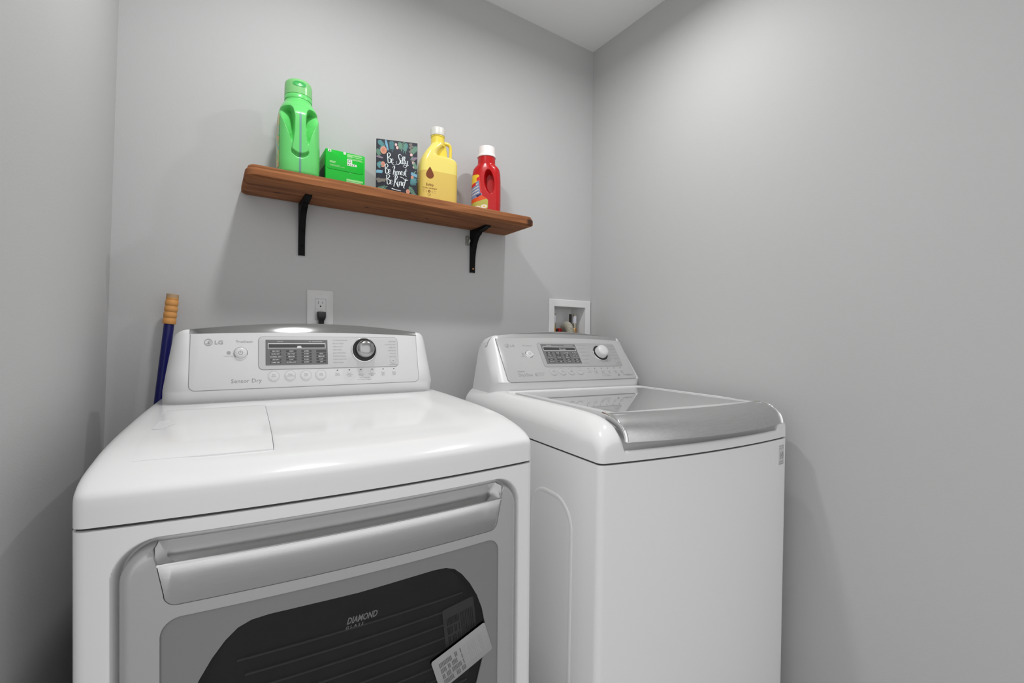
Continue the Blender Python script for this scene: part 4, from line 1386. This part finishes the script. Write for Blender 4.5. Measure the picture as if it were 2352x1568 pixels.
lathe_on(mb, fy, .6030, 1.6190, [(.0040, -.0003), (.0040, .0001)], 16, 0)
lathe_on(mb, fy, .6030, 1.6190, [(.0016, -.0002), (.0016, .0003)], 10, 1)
for x in (.5845, .5930, .6130, .6225):
    text(mb, 'oo', x, 1.6195, .0030, 0, fy, 'CENTER'); text(mb, 'on', x, 1.6150, .0026, 0, fy, 'CENTER')
text(mb, '64 fl oz', .6030, 1.6085, .0030, 0, fy, 'CENTER'); text(mb, '1.89 l', .6030, 1.6035, .0028, 0, fy, 'CENTER')
mb.build('printed_mark', ['brown', 'yellow'], root, smooth=False)

# red bottle with white ribbed cap
M['red'] = mat('red_bottle_plastic', srgb(190, 22, 26), 0.22, bump=0.01, bscale=40)
M['red_deep'] = mat('red_grip_hollow', srgb(150, 10, 14), 0.35)
M['white_cap'] = mat('white_cap_plastic', srgb(238, 232, 230), 0.35, bump=0.01, bscale=40)
RB = [(0, .046, .028, 3), (.004, .0510, .0325, 3), (.012, .0530, .0345, 3), (.06, .0540, .0355, 2.9), (.12, .0535, .0355, 2.7), (.150, .0520, .0350, 2.5), (.168, .0490, .0340, 2.3), (.178, .0430, .0330, 2.1), (.185, .0365, .0320, 2), (.190, .0330, .0325, 2), (.214, .0320, .0320, 2)]
def red_pt(t, z, off=0):
    a, b, n = tabv(RB, z, 1) + off, tabv(RB, z, 2) + off, tabv(RB, z, 3)
    x, y = sup(t, a, b, n)
    if y < 0:
        hx, hz = .0150, .1180
        tilt = (z - hz) * -.10
        d = math.sqrt(((x - hx - tilt) / (.0180 + .05 * min(0, (hz - z)) * .25)) ** 2 + ((z - hz) / .0430) ** 2)
        y += .034 * sstep(1.06, .78, d)
    return (x, y, z)
root = empty('detergent_bottle', 'small red bottle with white ribbed cap, rightmost on the shelf', 'bottle', (0.8355, 1.4300, ST), (0, 0, math.radians(-38)))
root.scale = (0.97, 0.97, 0.97)
ang = sorted(set([round(2 * PI * i / 72, 5) for i in range(72)] + [round(1.5 * PI + (i - 100) * 0.010, 5) for i in range(221)]))
zs_ = sorted(set([r[0] for r in RB] + [.004 + .21 * k / 150 for k in range(151)]))
mb = MB(); mb.rings([[red_pt(t, z) for t in ang] for z in zs_]); mb.build('bottle_body', 'red', root, angle=70)
mb = MB()
n = 72
prof = [(.0325, .2135), (.0350, .2145), (.0350, .2200), (.0325, .2235), (.0315, .2260), (.0312, .2460), (.0295, .2520), (.0240, .2545), (.001, .2545)]
mb.rings([[((r * (1 + (.02 if (i % 2 and 3 < k < 7) else 0))) * math.cos(2 * PI * i / n), (r * (1 + (.02 if (i % 2 and 3 < k < 7) else 0))) * math.sin(2 * PI * i / n), z) for i in range(n)] for k, (r, z) in enumerate(prof)])
mb.build('cap', 'white_cap', root, angle=50)
M['lab_blue'] = mat('label_silver_blue', srgb(128, 140, 176), 0.35, var=.2, vscale=60)
M['lab_yellow'] = mat('label_yellow', srgb(236, 196, 50), 0.4)
M['lab_orange'] = mat('label_orange', srgb(226, 84, 26), 0.4)
M['lab_green'] = mat('label_olive', srgb(186, 180, 84), 0.4, var=.15, vscale=80)
M['lab_white'] = mat('label_white', srgb(236, 226, 208), 0.4)
M['lab_navy'] = mat('label_navy', srgb(50, 44, 90), 0.4)
M['lab_red'] = mat('label_red', srgb(212, 40, 34), 0.4)
mb = MB()
# label cells (angle right limit and colour vary with height)
TH0 = PI + .10
def th_of(x, z):
    # angle on the front whose x equals the wanted one
    a, nn = tabv(RB, z, 1), tabv(RB, z, 3)
    c = max(-1, min(1, x / a))
    c = math.copysign(abs(c) ** (nn / 2), c)
    return 2 * PI - math.acos(c)
ZL = [.016 + .128 * k / 80 for k in range(81)]
NC = 44
for k in range(80):
    za, zb_ = ZL[k], ZL[k + 1]
    zm = (za + zb_) / 2
    edge = lambda z: interp([(.016, .004), (.019, .009), (.024, .0115), (.048, .0115), (.054, .008), (.060, .000), (.066, -.010), (.10, -.0145), (.13, -.0185), (.140, -.0215), (.144, -.027)], z)
    for i in range(NC):
        f = (i + .5) / NC
        fx = lambda q, z: -.053 + (edge(z) + .053) * q / NC
        zz = zm - (f - .5) * .016
        if zz > .129: mi = 1
        elif zz > .116: mi = 6 if f > .62 else 1
        elif zz > .068: mi = 6 if (f > .86 or (zz > .104 and f < .5)) else (4 if (zz % .0105 < .0025 and f < .75) else 0)
        elif zz > .061: mi = 5 if .45 < f < .9 else 0
        elif zz > .047: mi = 2
        elif zz > .038: mi = 3
        else:
            fl = min((f - .78) ** 2 * 30 + ((zm - .0265) / .0072) ** 2, (f - .40) ** 2 * 30 + ((zm - .0235) / .0062) ** 2)
            mi = 1 if fl < .10 else (4 if fl < 1 else 3)
        q = [red_pt(th_of(fx(i, za), za), za, .0006), red_pt(th_of(fx(i + 1, za), za), za, .0006), red_pt(th_of(fx(i + 1, zb_), zb_), zb_, .0006), red_pt(th_of(fx(i, zb_), zb_), zb_, .0006)]
        mb.add(q, [(0, 1, 2, 3)], mi)
mb.build('front_label', ['lab_blue', 'lab_yellow', 'lab_orange', 'lab_green', 'lab_white', 'lab_navy', 'lab_red'], root, angle=60)

# ------------------------------------------------------------------ outlet, plug, pole
root = empty('wall_outlet', 'white wall outlet plate behind the dryer console, below the shelf', 'outlet', (0.2935, D, 1.2255))
mb = MB()
V, F = face_with_holes(inset_poly(rrect(-.0395, -.0615, .0395, .0615, .0055, 3), .004), [rrect(-.0166, -.0336, .0166, .0336, .0015, 3)], lambda u, v: (u, -.0060, v))
mb.add(V, F)
mb.rings([[(x, yy, z) for x, z in inset_poly(rrect(-.0395, -.0615, .0395, .0615, .0055, 3), d)] for d, yy in ((0, 0), (0, -.0025), (.0012, -.0045), (.004, -.0060))], cap0=True, cap1=False)
mb.rings([[(x, yy, z) for x, z in rrect(-.0166, -.0336, .0166, .0336, .0015, 3)] for yy in (-.0060, -.001)], cap0=False, cap1=False)
mb.build('cover_plate', 'outlet', root, angle=30)
mb = MB(); plate(mb, rrect(-.0160, -.0330, .0160, .0330, .0012, 3), .0005, .0068, .0006, 0, lambda u, v, w: (u, -w, v))
for x, h in ((-.0062, .0045), (.0062, .0037)):
    mb.box((x - .0011, -.0069, .0215 - h), (x + .0011, -.0060, .0215 + h), 1)
lathe_on(mb, lambda u, v, w: (u, -w, v), 0, .0100, [(.0026, .0060), (.0026, .0069)], 14, 2)
mb.box((-.0080, -.0076, -.0010), (.0080, -.0060, .0052), 0); mb.box((-.0080, -.0074, -.0066), (.0080, -.0060, -.0020), 3)
mb.build('receptacle', ['outlet', 'seam', 'black', 'inset'], root, angle=30)
M['lamp_green'] = mat('green_indicator', srgb(120, 190, 150), 0.3)
mb = MB(); mb.box((.0100, -.0076, -.0310), (.0140, -.0062, -.0285)); mb.build('indicator', 'lamp_green', root)
for z in (.048, -.048):
    mb = MB(); lathe_on(mb, lambda u, v, w: (u, -w, v), 0, z, [(.0030, .0055), (.0030, .0064), (.0020, .0068)], 12); mb.build('screw', 'outlet', root)
cord = empty('power_cord', 'black plug and cord in the lower socket of the wall outlet', 'power cord', (0.2935, D - .0070, 1.2050))
mb = MB()
rings = []
for (z, w, d, yo) in ((.0130, .0095, .011, -.011), (.0125, .0112, .013, -.012), (.0105, .0122, .0135, -.0128), (-.004, .0120, .0130, -.0130), (-.010, .0105, .0115, -.0120), (-.0140, .0078, .0090, -.0110), (-.030, .0066, .0070, -.0110), (-.042, .0050, .0052, -.0110)):
    rings.append([(x, yo + y, z) for x, y in rrect(-w, -d * .85, w, d * .8, min(w, d) * .35, 4)])
mb.rings(rings)
mb.build('plug', 'rubber', cord, angle=50)
mb = MB(); mb.tube([(0, -.011, -.040), (0, -.012, -.08), (.004, -.014, -.20), (.012, -.016, -.5), (.02, -.018, -.9), (.03, -.018, -1.195)], .0042, 10); mb.build('cable', 'rubber', cord)

M['navy_pole'] = mat('navy_painted_pole', srgb(10, 12, 92), 0.3, bump=0.01)
M['grip_tan'] = mat('tan_ribbed_grip', srgb(214, 152, 84), 0.55, bump=0.1, bscale=120)
M['grip_end'] = mat('grey_tan_grip_end', srgb(178, 150, 118), 0.6)
ptop = Vector((-0.0765, 1.485, 1.2480))
pbot = Vector((-0.1990, 1.4900, 0.0))
axis = (ptop - pbot).normalized()
root = empty('broom_handle', 'dark blue pole with ribbed tan grip leaning in the left corner', 'pole', pbot)
Lp = (ptop - pbot).length
q = axis.to_track_quat('Z', 'Y').to_matrix()
fp = lambda x, y, z: tuple(q @ Vector((x, y, z)))
mb = MB(); mb.lathe([(.0105, .012), (.0112, .014), (.0112, Lp - .070), (.0100, Lp - .060)], 24, fn=fp); mb.build('pole_tube', 'navy_pole', root, angle=50)
mb = MB()
prof = [(.0110, Lp - .0790), (.0138, Lp - .0785)]
for k in range(4):
    z0 = Lp - .0780 + .0158 * k
    prof += [(.0142, z0 + .001), (.0146, z0 + .006), (.0144, z0 + .0115), (.0130, z0 + .0146), (.0130, z0 + .0154)]
prof += [(.0138, Lp - .0135), (.0136, Lp - .0100)]
mb.lathe(prof, 28, fn=fp); mb.build('grip', 'grip_tan', root, angle=40)
mb = MB(); mb.lathe([(.0136, Lp - .0102), (.0136, Lp - .001), (.0122, Lp), (.001, Lp)], 28, fn=fp); mb.build('grip_end', 'grip_end', root, angle=40)
mb = MB(); mb.lathe([(.013, 0.0), (.0135, .002), (.0135, .020), (.011, .022)], 20, fn=lambda x, y, z: (x, y, z)); mb.build('pole_foot', 'black', root)

# ------------------------------------------------------------------ washer outlet box in the back wall
root = empty('washer_outlet_box', 'white recessed plastic water outlet box in the corner behind the washer', 'outlet box', (0, D, 0))
fo = [(1.2062, 1.0900), (1.4440, 1.0900), (1.4440, 1.3120), (1.2062, 1.3120)]
fi = [(HX0, HZ0), (HX1, HZ0), (HX1, HZ1), (HX0, HZ1)]
mb = MB()
V, F = face_with_holes(inset_poly(fo, .003), [fi], lambda u, v: (u, -.0070, v)); mb.add(V, F)
mb.rings([[(x, y, z) for x, z in inset_poly(fo, d)] for d, y in ((0, -.0005), (0, -.004), (.003, -.0070))], cap0=False, cap1=False)
mb.rings([[(x, y, z) for x, z in fi] for y in (-.0070, .010)], cap0=False, cap1=False)
mb.build('frame', 'frame_white', root, angle=20)
mb = MB()
mb.rings([[(x, y, z) for x, z in f] for f, y in ((fi, .0095), (inset_poly(fi, .004), .085))], cap0=False, cap1=True)
mb.build('recess_liner', 'frame_white', root, smooth=False)
M['brass'] = mat('brass', (0.42, 0.24, 0.10, 1), 0.35, 0.8)
M['arrestor'] = mat('dull_nickel', (0.42, 0.39, 0.30, 1), 0.35, 0.8)
M['brown_black'] = mat('near_black_brown', (0.02, 0.018, 0.012, 1), 0.5)
M['white_tag'] = mat('white_tag', srgb(205, 205, 215), 0.5)
M['valve_red'] = mat('red_valve_handle', srgb(150, 10, 16), 0.35)
M['hose'] = mat('grey_hose', srgb(186, 182, 168), 0.5)
for cx, lab in ((1.2545, 'water hammer arrestor at the left end of the box'), (1.3730, 'water hammer arrestor with white tag at the right of the hose')):
    mb = MB()
    mb.lathe([(.0055, 1.130), (.0085, 1.134), (.0085, 1.188), (.0082, 1.190), (.0085, 1.194), (.0085, 1.2485), (.0072, 1.2510), (.001, 1.2512)], 20, 0, lambda x, y, z: (x, y, z), (cx, .022))
    mb.lathe([(.0110, 1.126), (.0112, 1.128), (.0112, 1.186), (.0095, 1.189)], 8, 1, None, (cx, .022))
    mb.lathe([(.00875, 1.211), (.00885, 1.2115), (.00885, 1.2420), (.00875, 1.2425)], 20, 2, None, (cx, .022))
    mb.build('arrestor', ['arrestor', 'brass', 'white_tag'], root)['label'] = lab
    mb = MB()
    mb.lathe([(.0060, 1.130), (.0060, 1.252), (.001, 1.253)], 12, 0, None, (cx - .0125 if cx > 1.3 else cx + .010, .036))
    mb.build('dark_upright', 'brown_black', root)  # near-black upright just behind each arrestor
mb = MB()
mb.box((1.2640, .010, 1.165), (1.2700, .020, 1.184), 1)
plate(mb, rrect(1.2680, 1.166, 1.2850, 1.187, .005), -.004, .012, .003, 0, lambda u, v, w: (u, .016 - w, v))
mb.build('valve_handle', ['valve_red', 'brown_black'], root)
# corrugated drain hose arching out of the box
pts, rr = [], []
ctrl = [(1.335, .056, 1.150), (1.335, .055, 1.165), (1.334, .050, 1.184), (1.331, .039, 1.196), (1.326, .021, 1.2010), (1.318, .001, 1.196), (1.311, -.016, 1.184), (1.306, -.028, 1.166), (1.304, -.034, 1.145), (1.304, -.035, 1.10), (1.304, -.036, 1.02), (1.304, -.042, .96), (1.302, -.060, .90), (1.300, -.100, .86)]
def cr_pt(P, s):
    i = min(int(s), len(P) - 2); t = s - i
    p0, p1, p2, p3 = [Vector(P[max(0, min(len(P) - 1, i + k))]) for k in (-1, 0, 1, 2)]
    return .5 * ((2 * p1) + (-p0 + p2) * t + (2 * p0 - 5 * p1 + 4 * p2 - p3) * t * t + (-p0 + 3 * p1 - 3 * p2 + p3) * t ** 3)
dense = [cr_pt(ctrl, s * .02) for s in range(int((len(ctrl) - 1) / .02) + 1)]
acc = 0; last = dense[0]; out = [dense[0]]
for p in dense[1:]:
    acc += (p - last).length; last = p
    if acc >= .00135 and p.z > 1.0 or acc >= .02:
        out.append(p); acc = 0
pts = out
rr = [.0158 + (.0022 if (i // 2) % 2 else -.0022) if p.z > 1.0 else .016 for i, p in enumerate(pts)]
mb = MB(); mb.tube([tuple(p) for p in pts], rr, 20)
h = mb.build('drain_hose', 'hose', None, angle=60, loc=(0, D, 0))
tag(h, 'grey corrugated drain hose arching out of the recessed outlet box', 'hose')
bpy.data.objects.remove(_fo)
